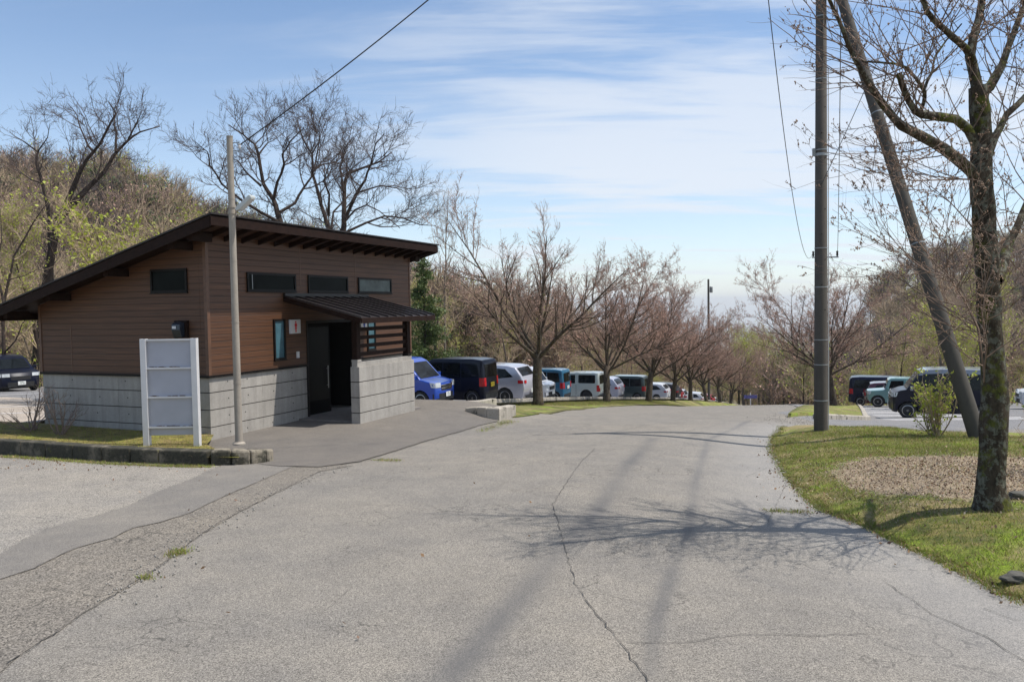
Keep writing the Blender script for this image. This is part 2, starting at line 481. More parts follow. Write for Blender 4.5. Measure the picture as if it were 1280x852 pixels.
def np_mesh(name, verts, faces_k, mats, midx=None, parent=None, smooth=False):
    "verts (N,3); faces_k list of int arrays (M,k) ; midx list of arrays"
    me = bpy.data.meshes.new(name)
    verts = np.asarray(verts, np.float32)
    me.vertices.add(len(verts)); me.vertices.foreach_set('co', verts.ravel())
    loops = np.concatenate([f.ravel() for f in faces_k]).astype(np.int32)
    tot = np.concatenate([np.full(len(f), f.shape[1], np.int32) for f in faces_k])
    start = np.concatenate([[0], np.cumsum(tot)[:-1]]).astype(np.int32)
    me.loops.add(len(loops)); me.loops.foreach_set('vertex_index', loops)
    me.polygons.add(len(tot)); me.polygons.foreach_set('loop_start', start)
    try: me.polygons.foreach_set('loop_total', tot)
    except Exception: pass
    for mt in mats: me.materials.append(mt)
    if midx is not None: me.polygons.foreach_set('material_index', np.concatenate(midx).astype(np.int32))
    if smooth: me.polygons.foreach_set('use_smooth', np.ones(len(tot), bool))
    me.update(calc_edges=True)
    o = bpy.data.objects.new(name, me); COL.objects.link(o)
    if parent: o.parent = parent
    return o

def segs_geo(P0, P1, R0, R1, k=3):
    P0 = np.asarray(P0, float); P1 = np.asarray(P1, float); R0 = np.asarray(R0, float); R1 = np.asarray(R1, float)
    d = P1 - P0; d /= np.linalg.norm(d, axis=1, keepdims=True) + 1e-9
    ref = np.where(np.abs(d[:, 2:3]) < .9, np.array([[0, 0, 1.]]), np.array([[1., 0, 0]]))
    a = np.cross(d, ref); a /= np.linalg.norm(a, axis=1, keepdims=True) + 1e-9
    b = np.cross(d, a)
    an = np.arange(k) * 2 * PI / k
    ring = a[:, None, :] * np.cos(an)[None, :, None] + b[:, None, :] * np.sin(an)[None, :, None]
    V = np.concatenate([P0[:, None, :] + ring * R0[:, None, None], P1[:, None, :] + ring * R1[:, None, None]], axis=1)
    n = len(P0); base = (np.arange(n) * 2 * k)[:, None, None]
    q = np.array([[i, (i + 1) % k, k + (i + 1) % k, k + i] for i in range(k)])[None]
    return V.reshape(-1, 3), (base + q).reshape(-1, 4)

def sheet(name, poly, mat, dz=.0, cell=1.0, jitter=0.0, seed=1, zfun=None, skirt=0.0, kind='structure', attrs=None, fine=None):
    "a surface laid on the terrain inside a plan polygon"
    rng = random.Random(seed)
    P = []
    n = len(poly)
    for i in range(n):
        a, b = poly[i], poly[(i + 1) % n]
        L = math.hypot(b[0] - a[0], b[1] - a[1]); k = max(1, int(L / (cell * .5)))
        for j in range(k):
            t = j / k
            P.append((a[0] + (b[0] - a[0]) * t + (rng.uniform(-1, 1) * jitter), a[1] + (b[1] - a[1]) * t + (rng.uniform(-1, 1) * jitter)))
    xs = [p[0] for p in P]; ys = [p[1] for p in P]
    px_ = np.array(P)
    gx, gy = np.meshgrid(np.arange(min(xs), max(xs), cell), np.arange(min(ys), max(ys), cell))
    gx = gx.ravel() + .01; gy = gy.ravel() + .013
    # inside test
    ins = np.zeros(len(gx), bool); j = len(P) - 1
    for i in range(len(P)):
        xi, yi = P[i]; xj, yj = P[j]
        c = ((yi > gy) != (yj > gy)) & (gx < (xj - xi) * (gy - yi) / (yj - yi + 1e-12) + xi)
        ins ^= c; j = i
    gx, gy = gx[ins], gy[ins]
    dm = seg_dist(gx, gy, P + [P[0]])
    gx, gy = gx[dm > cell * .3], gy[dm > cell * .3]
    if fine:
        fx = []
        for pl_, offs in fine:
            keep = seg_dist(gx, gy, pl_) > max(offs) + cell * .4; gx, gy = gx[keep], gy[keep]
            for a, b in zip(pl_[:-1], pl_[1:]):
                L = math.hypot(b[0] - a[0], b[1] - a[1]); nn = (-(b[1] - a[1]) / L, (b[0] - a[0]) / L)
                for k in range(max(1, int(L / .12))):
                    t = (k + .5) / max(1, int(L / .12))
                    for o_ in offs: fx.append((a[0] + (b[0] - a[0]) * t + nn[0] * o_ + rng.uniform(-.004, .004), a[1] + (b[1] - a[1]) * t + nn[1] * o_ + rng.uniform(-.004, .004)))
        fx = np.array(fx); fx = fx[seg_dist(fx[:, 0], fx[:, 1], P + [P[0]]) > .2]
        gx = np.concatenate([gx, fx[:, 0]]); gy = np.concatenate([gy, fx[:, 1]])
    pts = [Vector(p) for p in P] + [Vector((a, b)) for a, b in zip(gx, gy)]
    ed = [(i, (i + 1) % len(P)) for i in range(len(P))]
    vo, eo, fo, _, _, _ = delaunay_2d_cdt(pts, ed, [], 1, 1e-6)
    V = np.array([(p.x, p.y) for p in vo])
    Z = (zfun or G)(V[:, 0], V[:, 1]) + dz
    verts = [(V[i, 0], V[i, 1], Z[i]) for i in range(len(V))]
    faces = [tuple(f) for f in fo]
    if skirt:
        cnt = {}
        for f in faces:
            for i in range(len(f)):
                a, b = f[i], f[(i + 1) % len(f)]
                cnt[(min(a, b), max(a, b))] = cnt.get((min(a, b), max(a, b)), 0) + 1
        for (a, b), c in cnt.items():
            if c == 1:
                k = len(verts)
                verts += [(verts[a][0], verts[a][1], verts[a][2] - skirt), (verts[b][0], verts[b][1], verts[b][2] - skirt)]
                faces.append((a, b, k + 1, k))
    me = bpy.data.meshes.new(name); me.from_pydata(verts, [], faces); me.materials.append(mat)
    if attrs:
        A = np.array([(v[0], v[1]) for v in verts])
        for an, fn in attrs.items():
            at_ = me.attributes.new(an, 'FLOAT', 'POINT'); at_.data.foreach_set('value', fn(A[:, 0], A[:, 1]).astype(np.float32))
    me.polygons.foreach_set('use_smooth', [True] * len(me.polygons))
    me.update()
    o = bpy.data.objects.new(name, me); COL.objects.link(o)
    if kind: o['kind'] = kind
    return o
def gp(lst): return [tuple(gpt(u, v)[:2]) for u, v in lst]
def loc(t, s): return (C0[0] + TV[0] * t + SV[0] * s, C0[1] + TV[1] * t + SV[1] * s)

# ---------------------------------------------------------------- ground sheet to the horizon
def axis(lo, hi, near, n):
    a = np.linspace(-1, 1, n)
    s = np.sinh(a * 7.0) / np.sinh(7.0)
    return s
gx = np.sinh(np.linspace(-6.2, 6.2, 230)) / np.sinh(6.2) * 9000
gy = np.concatenate([np.linspace(-25, 60, 110)[:-1], 60 + np.sinh(np.linspace(0, 5.5, 90)) / np.sinh(5.5) * 9000])
XX, YY = np.meshgrid(gx, gy)
ZZ = G(XX, YY)
ZZ = ZZ - .18
nx, ny = len(gx), len(gy)
idx = np.arange(nx * ny).reshape(ny, nx)
quads = np.stack([idx[:-1, :-1], idx[:-1, 1:], idx[1:, 1:], idx[1:, :-1]], -1).reshape(-1, 4)
o = np_mesh('ground', np.stack([XX.ravel(), YY.ravel(), ZZ.ravel()], 1), [quads], [M_ground], smooth=True)
o['kind'] = 'structure'

# road, lots, patches --------------------------------------------------
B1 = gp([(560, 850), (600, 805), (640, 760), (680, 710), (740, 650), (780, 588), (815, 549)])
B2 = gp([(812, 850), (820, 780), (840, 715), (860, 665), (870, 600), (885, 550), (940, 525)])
def dark_streak(x, y):  # darkening along two lines of the road, fading out to both sides
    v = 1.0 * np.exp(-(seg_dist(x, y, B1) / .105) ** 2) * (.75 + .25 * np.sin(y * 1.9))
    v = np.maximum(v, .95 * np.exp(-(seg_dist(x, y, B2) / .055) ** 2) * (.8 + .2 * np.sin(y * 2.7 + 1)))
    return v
FINE = [(B1, [-.26, -.17, -.10, -.05, 0, .05, .10, .17, .26]), (B2, [-.15, -.09, -.05, -.02, .02, .05, .09, .15])]
def pale(x, y): return np.exp(-(seg_dist(x, y, EDGE2) / .9) ** 2) * .4
road_near = [(-26, -4), (12, -4), (12, 12), (7.2, 16), (7.6, 21), (-8, 21), (-8, 13.4), (-26, 15.0)]
sheet('road', road_near, M_road, .010, .17, fine=FINE, attrs={'dark_streak': dark_streak, 'pale': pale})
sheet('road', [(6.8, 20.6)] + [loc(t, -9) for t in (13, 30, 60, 100, 150)] + [loc(150, -.9), loc(60, -.9), loc(12, -.9), loc(6, -1.5)], M_road, .006, 1.0, attrs={'dark_streak': dark_streak, 'pale': pale})
sheet('car_park', [loc(8, 1.6), loc(20, 1.6), loc(60, 1.6), loc(130, 1.6), loc(130, 12), loc(40, 17), loc(20, 36), loc(5, 36), loc(-2, 22), loc(2, 5), loc(8, 5)], M_lot, .008, 1.1)
sheet('car_park', [(6.4, 14.6), (9, 14.2), (30, 12.5), (46, 20), (50, 40), (46, 62), (26, 66), (14, 42), (10, 27), (7.0, 21)], M_lot, .012, .9)
sheet('gravel_yard', [(-34, 14.6), (-10.6, 14.4), (-9.6, 18), (-11, 26), (-20, 32), (-40, 32)], M_gravel, .016, .8, jitter=.1)
up = [(290, 579), (272, 585), (240, 600), (200, 615), (165, 632), (120, 647), (75, 657), (55, 665), (30, 677), (0, 695), (-60, 730)]
low = [(375, 581), (320, 605), (280, 622), (240, 642), (200, 655), (165, 662), (140, 675), (95, 687), (45, 712), (0, 727), (-60, 765)]
sheet('asphalt_patch', gp(up + low[::-1]), M_patch, .019, .3, jitter=.012, seed=3)
crk = [(440, 583), (400, 590), (350, 615), (265, 660), (200, 710), (120, 760), (75, 790), (0, 840), (-60, 890)]
sheet('coarse_asphalt', gp([(u, v - 3) for u, v in low] + crk[::-1]), M_coarse, .014, .3, jitter=.02, seed=4)
sheet('pale_asphalt', gp([(292, 577), (276, 587), (242, 602), (202, 617), (167, 634), (122, 649), (75, 659), (30, 679), (0, 697), (-80, 738), (-330, 640), (-200, 578), (0, 564), (120, 575), (245, 584)]), M_light, .015, .4, seed=5)
sheet('apron', gp([(322, 581), (345, 584), (400, 585), (450, 578), (490, 566), (530, 553), (562, 544), (598, 533), (622, 527.5)]) + [loc(11.2, -.9), loc(11.6, 1.8), loc(7.0, 1.8), loc(-.3, .6), loc(-1.2, -.9)], M_apron, .024, .3, jitter=.01, seed=6)
# cracks
def crack(px, w=.010, seed=1, dz=.017, amp=.011):
    rng = random.Random(seed)
    pts = gp(px); P = []
    for (a, b) in zip(pts[:-1], pts[1:]):
        L = math.hypot(b[0] - a[0], b[1] - a[1]); n = max(2, int(L / .07))
        for i in range(n): P.append((a[0] + (b[0] - a[0]) * i / n + rng.uniform(-amp, amp), a[1] + (b[1] - a[1]) * i / n + rng.uniform(-amp, amp)))
    mb = MB(); vs = []; fs = []
    for i, p in enumerate(P):
        q = P[min(i + 1, len(P) - 1)]; r = P[max(0, i - 1)]
        d = Vector((q[0] - r[0], q[1] - r[1])).normalized(); nrm = Vector((-d.y, d.x)) * w * .32 * rng.uniform(.3, 1.2)
        z = gz(*p) + dz
        vs += [(p[0] + nrm.x, p[1] + nrm.y, z), (p[0] - nrm.x, p[1] - nrm.y, z)]
        if i: fs.append((2 * i - 2, 2 * i - 1, 2 * i + 1, 2 * i))
    return vs, fs
mb = MB()
for i, (c, w) in enumerate([([(812, 856), (775, 805), (720, 735), (703, 675), (691, 632), (725, 580), (745, 560)], .010),
          ([(782, 806), (855, 806), (925, 795), (1015, 797), (1115, 794)], .007), ([(1105, 728), (1165, 770), (1235, 800), (1290, 836)], .009),
          ([(1230, 762), (1290, 785)], .008), ([(640, 600), (560, 640), (540, 660)], .005), ([(960, 655), (985, 600), (960, 585), (930, 598)], .006),
          ([(925, 530), (990, 600), (1010, 640)], .004), ([(930, 665), (960, 640), (1000, 643)], .005)]):
    vs, fs = crack(c, w, i + 1); mb.add(vs, fs)
tag(mb.build('road_crack', M_crackm), kind='structure')
mb = MB()
for i, (c, w, dz) in enumerate([(crk[:8], .012, .02), (low[1:10], .006, .024), (up[1:10], .008, .024), ([(330, 583), (400, 586), (450, 579), (490, 567), (530, 554), (562, 545), (598, 534)], .018, .029)]):
    vs, fs = crack(c, w, i + 40, dz); mb.add(vs, fs)
tag(mb.build('road_crack', M_crackm), kind='structure')

# white bay lines
def line(a, b, w, z=.022, n=10):
    d = Vector((b[0] - a[0], b[1] - a[1])); d.normalize(); nn = Vector((-d.y, d.x)) * w / 2
    vs = []; fs = []
    for i in range(n + 1):
        x = a[0] + (b[0] - a[0]) * i / n; y = a[1] + (b[1] - a[1]) * i / n; h = gz(x, y) + z
        vs += [(x + nn.x, y + nn.y, h), (x - nn.x, y - nn.y, h)]
        if i: fs.append((2 * i - 2, 2 * i - 1, 2 * i + 1, 2 * i))
    return vs, fs
mb = MB()
for k in range(13):
    t = 16.4 + 2.55 * k
    vs, fs = line(loc(t, -10.8), loc(t, -15.6), .10); mb.add(vs, fs)
for k in range(26):
    t = 12 + 2.55 * k
    vs, fs = line(loc(t, 2.4), loc(t, 7.4), .12); mb.add(vs, fs)
for px in ([(-60, 497), (52, 492)], [(-60, 503), (54, 500)], [(-60, 511), (52, 508)], [(-60, 520), (50, 516)]):
    g = gp(px); vs, fs = line(g[0], g[1], .12, .028); mb.add(vs, fs)
tag(mb.build('bay_line', M_wpaint), kind='structure')

# verge and other grass --------------------------------------------------
verge_px = edge_px[::-1] + [(1620, 950)]
verge = gp([(1880, 720), (1560, 566), (1400, 555), (1280, 550), (1240, 549), (1170, 547), (1100, 541), (1050, 537), (1000, 536)] + edge_px[::-1])
verge = verge + [(9, 1.5), (14, 2)]
vloop = verge + [verge[0]]
def zverge(x, y):
    d = seg_dist(x, y, vloop)
    return G(x, y) + .020 + .075 * sst(0, .35, d) + .045 * sst(0, 1.5, seg_dist(x, y, EDGE)) + .02 * np.sin(x * 3.1) * np.sin(y * 2.3 + 1) * sst(0, .6, d)
def gverge(u, v):
    p = gpt(u, v)
    for _ in range(6):
        h = float(zverge(np.array([p[0]]), np.array([p[1]]))[0]) - gz(p[0], p[1])
        p = gpt(u, v, h)
    return np.array([p[0], p[1], float(zverge(np.array([p[0]]), np.array([p[1]]))[0])])
mul = [tuple(gverge(u, v)[:2]) for u, v in [(1036, 588), (1050, 578), (1085, 571), (1150, 569), (1225, 570), (1290, 571), (1400, 585), (1400, 640), (1280, 626), (1220, 628), (1160, 621), (1100, 620), (1075, 614), (1050, 604)]]
def inpoly(x, y, poly):
    ins_ = np.zeros(np.shape(x), bool); j_ = len(poly) - 1
    for i_ in range(len(poly)):
        xi, yi = poly[i_]; xj, yj = poly[j_]
        ins_ ^= ((yi > y) != (yj > y)) & (x < (xj - xi) * (y - yi) / (yj - yi + 1e-12) + xi); j_ = i_
    return ins_
def bare(x, y): return np.where(inpoly(x, y, mul), 1, -1) * np.minimum(seg_dist(x, y, mul + [mul[0]]), 1.0)
M_verge = mat_grass('verge_grass_and_soil')
def _verge():
    t = NT.__new__(NT); t.m = M_verge; t.t = M_verge.node_tree; t.b = t.t.nodes['Principled BSDF']
    old = t.b.inputs['Base Color'].links[0].from_socket
    v = t.coord(world=True)
    at_ = t.t.nodes.new('ShaderNodeAttribute'); at_.attribute_name = 'bare'
    w1 = t.math('ADD', at_.outputs['Fac'], t.math('MULTIPLY', t.math('SUBTRACT', t.noise(v, 5, 6, .75), .5), 1.1))
    k = t.ramp(t.math('ADD', w1, .5), [(.44, 0), (.60, 1)])
    st_ = t.vor(v, 75, 'F1', 'Color'); bw = t.t.nodes.new('ShaderNodeRGBToBW'); t.l(st_, bw.inputs[0])
    c = t.ramp(bw.outputs[0], [(.15, (.13, .095, .065)), (.5, (.29, .22, .14)), (.85, (.43, .34, .23))])
    c = t.mix(.8, c, t.ramp(t.noise(v, 2.5, 5, .7), [(.3, .65), (.7, 1.2)]), 'MULTIPLY')
    t.color(t.mix(k, old, c))
_verge()
sheet('grass_verge', verge, M_verge, 0, .15, jitter=.07, seed=7, zfun=zverge, skirt=.03, attrs={'bare': bare})
isl = gp([(985, 522), (1004, 509), (1070, 508), (1082, 523)])
sheet('grass_island', isl, M_grass, .10, .5, seed=9, skirt=.2)
strip = [loc(t, -1.25) for t in range(15, 120, 5)] + [loc(t, 1.75) for t in range(115, 12, -5)]
strip = gp([(641, 522.5), (655, 521), (670, 519), (705, 514), (745, 510)]) + [loc(t, -.75) for t in range(32, 120, 6)] + [loc(t, 1.8) for t in range(116, 13, -6)]
def zstrip(x, y):
    q_ = (x - C0[0]) * .9244 - (y - C0[1]) * .3815
    return G(x, y) + .03 - .15 * sst(.9, -.9, q_) * sst(20, 26, y)
sheet('grass_strip', strip, M_grass, 0, .5, jitter=.03, seed=10, skirt=.15, zfun=zstrip)
g_isl = gp([(-300, 545), (-60, 563), (0, 569), (60, 573), (130, 578), (200, 581), (260, 583), (300, 583)])
island = g_isl + [loc(-.9, -.75), loc(-.45, -.42), loc(0.0, -.06), loc(.05, 4.6), loc(-.2, 7.0), (-13.5, 15.2), (-20, 15.8)]
M_moss = mat_grass('dry_moss'); _r = [n_ for n_ in M_moss.node_tree.nodes if n_.type == 'VALTORGB'][0]
sheet('mossy_bed', island, M_moss, .13, .25, seed=11)

def kerb(name, pts, hts, w, mat, zbase=-.05, stone=0.0, bevel=.02, kind='structure', seed=0):
    rng = random.Random(seed)
    P = []; H = []
    for i in range(len(pts) - 1):
        a, b = pts[i], pts[i + 1]; L = math.hypot(b[0] - a[0], b[1] - a[1]); n = max(1, int(round(L / (stone or .4))))
        for j in range(n):
            P.append((a[0] + (b[0] - a[0]) * j / n, a[1] + (b[1] - a[1]) * j / n)); H.append(hts[i] + (hts[i + 1] - hts[i]) * j / n)
    P.append(pts[-1]); H.append(hts[-1])
    def off(i):
        a = P[max(0, i - 1)]; b = P[min(len(P) - 1, i + 1)]
        d = Vector((b[0] - a[0], b[1] - a[1])).normalized(); return Vector((-d.y, d.x)) * w / 2
    mb = MB()
    for i in range(len(P) - 1):
        a, b = P[i], P[i + 1]; oa, ob = off(i), off(i + 1)
        g = .006 if stone else 0
        d = Vector((b[0] - a[0], b[1] - a[1])).normalized() * g
        jz = rng.uniform(-.012, .012) if stone else 0
        za, zb = gz(*a), gz(*b)
        q = [(a[0] - oa.x + d.x, a[1] - oa.y + d.y), (b[0] - ob.x - d.x, b[1] - ob.y - d.y), (b[0] + ob.x - d.x, b[1] + ob.y - d.y), (a[0] + oa.x + d.x, a[1] + oa.y + d.y)]
        zs = [za, zb, zb, za]; hh = [H[i], H[i + 1], H[i + 1], H[i]]
        mb.hexa([(x, y, z + zbase) for (x, y), z in zip(q, zs)] + [(x, y, z + h + jz) for (x, y), z, h in zip(q, zs, hh)])
    o = mb.build(name, mat, bevel=bevel)
    return tag(o, kind=kind)
kl = gp([(-300, 545), (-60, 563), (0, 569), (60, 573), (130, 578), (200, 581), (262, 583)])
kl = [(x, y + .10) for x, y in kl]
kerb('kerb', kl, [.235] * len(kl), .2, M_kerbold, stone=.6, bevel=.02, seed=2)
ke = [(kl[-1][0], kl[-1][1])] + [(x, y) for x, y in gp([(300, 578), (316, 576), (322, 572), (316, 565)])]
ke = [np.array(kl[-1]) + np.array(o_) for o_ in ((.0, .0), (.26, .03), (.46, .12), (.58, .30), (.60, .52))]
ke = [tuple(p_) for p_ in ke]
kerb('kerb', ke, [.225, .225, .22, .21, .20], .22, mat_concrete('kerb_end_stone', (.26, .225, .17), mossy=.7), stone=5.0, bevel=.03)
kp = gp([(585, 514.5), (600, 519), (612, 523), (620, 525), (627, 523), (640, 519.5)])
kerb('kerb', kp, [.10, .20, .26, .28, .28, .26], .22, M_kerb, zbase=-.25, bevel=.04)
kerb('kerb', [loc(9.5, .9), loc(12.5, 1.0), loc(15, 1.2)], [.02, .12, .2], .25, M_kerb, zbase=-.4, bevel=.02)
kerb('kerb', [loc(t, 1.9) for t in (13.4, 20, 30, 40, 50, 60, 80, 110)], [.14, .14, .13, .12, .12, .12, .12, .12], .2, M_kerb, stone=.0, bevel=.02)
kerb('kerb', gp([(1020, 524.5), (1060, 525), (1084, 525.5), (1079, 516), (1072, 507.5)]), [.14] * 5, .18, M_kerb, stone=.0, bevel=.03)

# ---------------------------------------------------------------- the building (local x = along the front, y = to the back)
BZ = -.69
bld = empty('restroom_building', (C0[0], C0[1], 0), ROT_B, 'small brown timber-clad restroom block on a board-marked concrete base with a single-pitch roof', 'building')
LF, DB = 7.1, 4.2
def courses(x0, x1, y0, y1, ztop, n, split=()):
    mb = MB(); g = .006
    zt = ztop
    for i in range(n):
        zb = zt - .3
        mb.box(x0, x1, y0, y1, (zb + g) if i < n - 1 else BZ - .5, zt - (g if i else 0))
        zt = zb
    return mb
M_joint = simple('dark_joint', (.05, .042, .036), .9)
def concrete_wall(rects, ztop=.46):
    mb = MB()
    for (x0, x1, y0, y1) in rects:
        zt = ztop
        mb.cur = 1; mb.box(x0 + .016, x1 - .016, y0 + .016, y1 - .016, BZ - .4, ztop - .004); mb.cur = 0
        for i in range(5):
            zb = zt - .305
            z0 = zb + .017 if i < 4 else BZ - .45
            # joints along the length every 1.8 m
            L = max(x1 - x0, y1 - y0); along_x = (x1 - x0) > (y1 - y0)
            n = max(1, int(round(L / 1.8)))
            for j in range(n):
                e0 = 0 if j == 0 else .002; e1 = 0 if j == n - 1 else .002
                if along_x: mb.box(x0 + (x1 - x0) * j / n + e0, x0 + (x1 - x0) * (j + 1) / n - e1, y0, y1, z0, zt)
                else: mb.box(x0, x1, y0 + (y1 - y0) * j / n + e0, y0 + (y1 - y0) * (j + 1) / n - e1, z0, zt)
            zt = zb
    return mb
D0, D1, DT = 2.77, 4.65, 1.37
mb = concrete_wall([(0.015, D0, .015, .2), (D1, LF - .015, .015, .2), (.015, .2, .2, DB - .015), (.2, LF - .015, DB - .2, DB - .015), (LF - .2, LF - .015, .2, DB - .2)])
mb.cur = 2
rng = random.Random(5)
for x in (.45, .95, 1.7, 2.3):
    for k in range(4):
        M = Matrix.Translation((x + rng.uniform(-.05, .05), .014, .33 - .305 * k)) @ Matrix.Rotation(R_(90), 4, 'X'); mb.lathe([(.012, 0), (.012, .002)], 8, M=M)
for y in (.6, 1.3, 2.0, 2.7, 3.4):
    for k in range(4):
        M = Matrix.Translation((.014, y + rng.uniform(-.05, .05), .33 - .305 * k)) @ Matrix.Rotation(R_(-90), 4, 'Y'); mb.lathe([(.012, 0), (.012, .002)], 8, M=M)
mb.build('concrete_base', [M_conc, M_joint, M_black], bld)
def zroof(y): return 2.92 - .274 * y       # underside of the roof deck
# siding walls (a real opening at the door)
mb = MB()
def wall_piece(x0, x1, y0, y1, z0, z1a, z1b=None):
    z1b = z1a if z1b is None else z1b
    mb.hexa([(x0, y0, z0), (x1, y0, z0), (x1, y1, z0), (x0, y1, z0), (x0, y0, z1a), (x1, y0, z1a), (x1, y1, z1b), (x0, y1, z1b)])
wall_piece(.002, D0, 0, .16, .462, zroof(0), zroof(.16))
wall_piece(D0, D1, 0, .16, DT, zroof(0), zroof(.16))
wall_piece(D1, LF, 0, .16, .462, zroof(0), zroof(.16))
wall_piece(0, .16, .16, DB, .462, zroof(.16), zroof(DB))
wall_piece(LF - .16, LF, .16, DB, .462, zroof(.16), zroof(DB))
wall_piece(.16, LF - .16, DB - .16, DB, .462, zroof(DB - .16), zroof(DB))
wall = mb.build('siding_wall', M_siding, bld)
mb = MB()
for b_ in ((-.012, .055, -.012, .055, .455, zroof(0) - .03), (LF - .04, LF + .012, -.012, .05, .455, zroof(0) - .03), (-.012, .05, DB - .05, DB + .012, .455, zroof(DB) - .02)):
    mb = MB(); mb.box(*b_); mb.build('corner_trim', M_trim, bld)
for b_ in ((-.022, D0 - .005, -.022, -.002, .425, .47), (D1, LF + .02, -.022, -.002, .425, .47), (-.022, -.002, -.002, DB + .01, .425, .47)):
    mb = MB(); mb.box(*b_); mb.build('base_flashing', M_black, bld)
# joint battens in the siding
for x in (2.62, 4.62): mb = MB(); mb.box(x - .012, x + .012, -.004, -.001, DT + .45, zroof(0) - .02); mb.build('siding_joint', M_trim, bld)
mb = MB(); mb.box(-.004, -.001, 3.338, 3.362, .47, 1.35); mb.build('siding_joint', M_trim, bld)
# roof
RF, RB, RL, RR = -.65, 4.85, -.55, 7.38
roof_mb = MB()
def slab(x0, x1, y0, y1, dz0, dz1, mbx):
    mbx.hexa([(x0, y0, zroof(y0) + dz0), (x1, y0, zroof(y0) + dz0), (x1, y1, zroof(y1) + dz0), (x0, y1, zroof(y1) + dz0),
              (x0, y0, zroof(y0) + dz1), (x1, y0, zroof(y0) + dz1), (x1, y1, zroof(y1) + dz1), (x0, y1, zroof(y1) + dz1)])
slab(RL, RR, RF, RB, .02, .07, roof_mb)
x = RL + .03
while x < RR: slab(x - .012, x + .012, RF - .005, RB, .072, .10, roof_mb); x += .42
roof = roof_mb.build('roof', M_roof, bld)
mb = MB()
mb.hexa([(RL - .02, RF - .03, zroof(RF) - .09), (RR + .02, RF - .03, zroof(RF) - .09), (RR + .02, RF - .002, zroof(RF) - .09), (RL - .02, RF - .002, zroof(RF) - .09),
         (RL - .02, RF - .03, zroof(RF) + .065), (RR + .02, RF - .03, zroof(RF) + .065), (RR + .02, RF - .002, zroof(RF) + .065), (RL - .02, RF - .002, zroof(RF) + .065)])
mb.build('fascia', M_darkwood, roof)
mb = MB(); slab(RL - .025, RL - .002, RF, RB, -.11, .065, mb); mb.build('fascia', M_darkwood, roof)
mb = MB(); slab(RR + .002, RR + .025, RF, RB, -.11, .065, mb); mb.build('fascia', M_darkwood, roof)
mb = MB(); mb.box(RL - .02, RR + .02, RB, RB + .025, zroof(RB) - .12, zroof(RB) + .06); mb.build('fascia', M_darkwood, roof)
for a_ in ((RL - .04, RR + .04, RF - .05, RF + .10, .075, .10), (RL - .045, RL + .05, RF + .1, RB + .03, .075, .105), (RR - .05, RR + .045, RF + .1, RB + .03, .075, .105)):
    mb = MB(); slab(*a_, mb)
    mb.build('roof_edge', simple('roof_edge', (.028, .022, .020), .4, metal=.2, var=.1, spec=.3), roof)
x = RL + .12
while x < RR - .05:
    mb = MB(); slab(x - .022, x + .022, RF, -.002, -.085, .018, mb); r_ = mb.build('rafter', M_darkwood, roof); x += .455
mb = MB(); slab(RL, RR, RF, -.003, .004, .018, mb); mb.build('soffit', simple('brown_soffit', (.055, .026, .016), .6), roof)
for a_ in ((RL + .001, -.016, .006, RB - .002, .002, .018), (-.014, LF + .01, DB + .015, RB - .002, .004, .018), (LF + .014, RR - .001, .006, RB - .002, .002, .018)):
    mb = MB(); slab(*a_, mb); mb.build('soffit', M_darkwood, roof)
for y in (-.12, .32, 1.85, 3.35, 4.5):
    mb = MB(); z = zroof(y) - .005
    mb.box(RL + .08, -.014, y - .06, y + .06, z - .16, z - .02); mb.build('purlin', M_darkwood, roof)
    if y < 1:
        mb = MB(); mb.box(LF + .014, RR - .05, y - .06, y + .06, z - .16, z - .02); mb.build('purlin', M_darkwood, roof)
# windows
def window(x0, x1, z0, z1, glass, side=False, cur=None):
    fr = MB(); fw = .04; d0, d1 = -.03, .0
    def B(m_, a0, a1, b0, b1, e0, e1):
        if side: m_.box(e0, e1, a0, a1, b0, b1)
        else: m_.box(a0, a1, e0, e1, b0, b1)
    B(fr, x0, x1, z0, z0 + fw, d0, d1 - .001); B(fr, x0, x1, z1 - fw, z1, d0, d1 - .001)
    B(fr, x0, x0 + fw, z0 + fw, z1 - fw, d0, d1 - .001); B(fr, x1 - fw, x1, z0 + fw, z1 - fw, d0, d1 - .001)
    B(fr, x0 - .01, x1 + .01, z0 - .018, z0 - .001, d0 - .012, d1 - .001)
    w = fr.build('window', M_black, bld)
    p = MB(); B(p, x0 + fw, x1 - fw, z0 + fw, z1 - fw, -.010, -.004); p.build('pane', glass, w)
    return w
w = window(1.02, 2.45, 1.96, 2.31, M_glassd); mb = MB(); mb.box(1.16, 1.175, -.016, -.011, 2.0, 2.27); mb.build('catch', M_galv, w)
window(2.86, 4.30, 1.96, 2.31, M_glassd); window(4.72, 6.17, 1.96, 2.31, M_glassf)
window(1.73, 2.08, .62, 1.42, M_glassb); window(5.05, 5.40, .62, 1.36, M_glassb)
window(.42, 1.27, 1.94, 2.36, M_glassd, side=True)
# doorway: jambs, door leaf, dark recess
mb = MB(); mb.box(D0 + .002, D0 + .05, -.01, .16, BZ, DT - .002); mb.box(D1 - .05, D1 - .002, -.01, .16, BZ, DT - .002); mb.box(D0 + .05, D1 - .05, -.01, .16, DT - .06, DT - .002)
mb.build('door_frame', M_black, bld)
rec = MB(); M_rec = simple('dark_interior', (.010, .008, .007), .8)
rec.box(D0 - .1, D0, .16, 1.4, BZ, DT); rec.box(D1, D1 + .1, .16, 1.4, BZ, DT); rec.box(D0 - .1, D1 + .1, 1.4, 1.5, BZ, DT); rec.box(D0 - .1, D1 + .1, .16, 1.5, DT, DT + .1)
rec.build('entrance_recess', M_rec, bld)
mb = MB(); mb.box(D0 + .052, D0 + .95, .10, .14, BZ + .03, DT - .065); dr = mb.build('door', simple('door_dark', (.003, .0025, .0025), .6, spec=.05), bld)
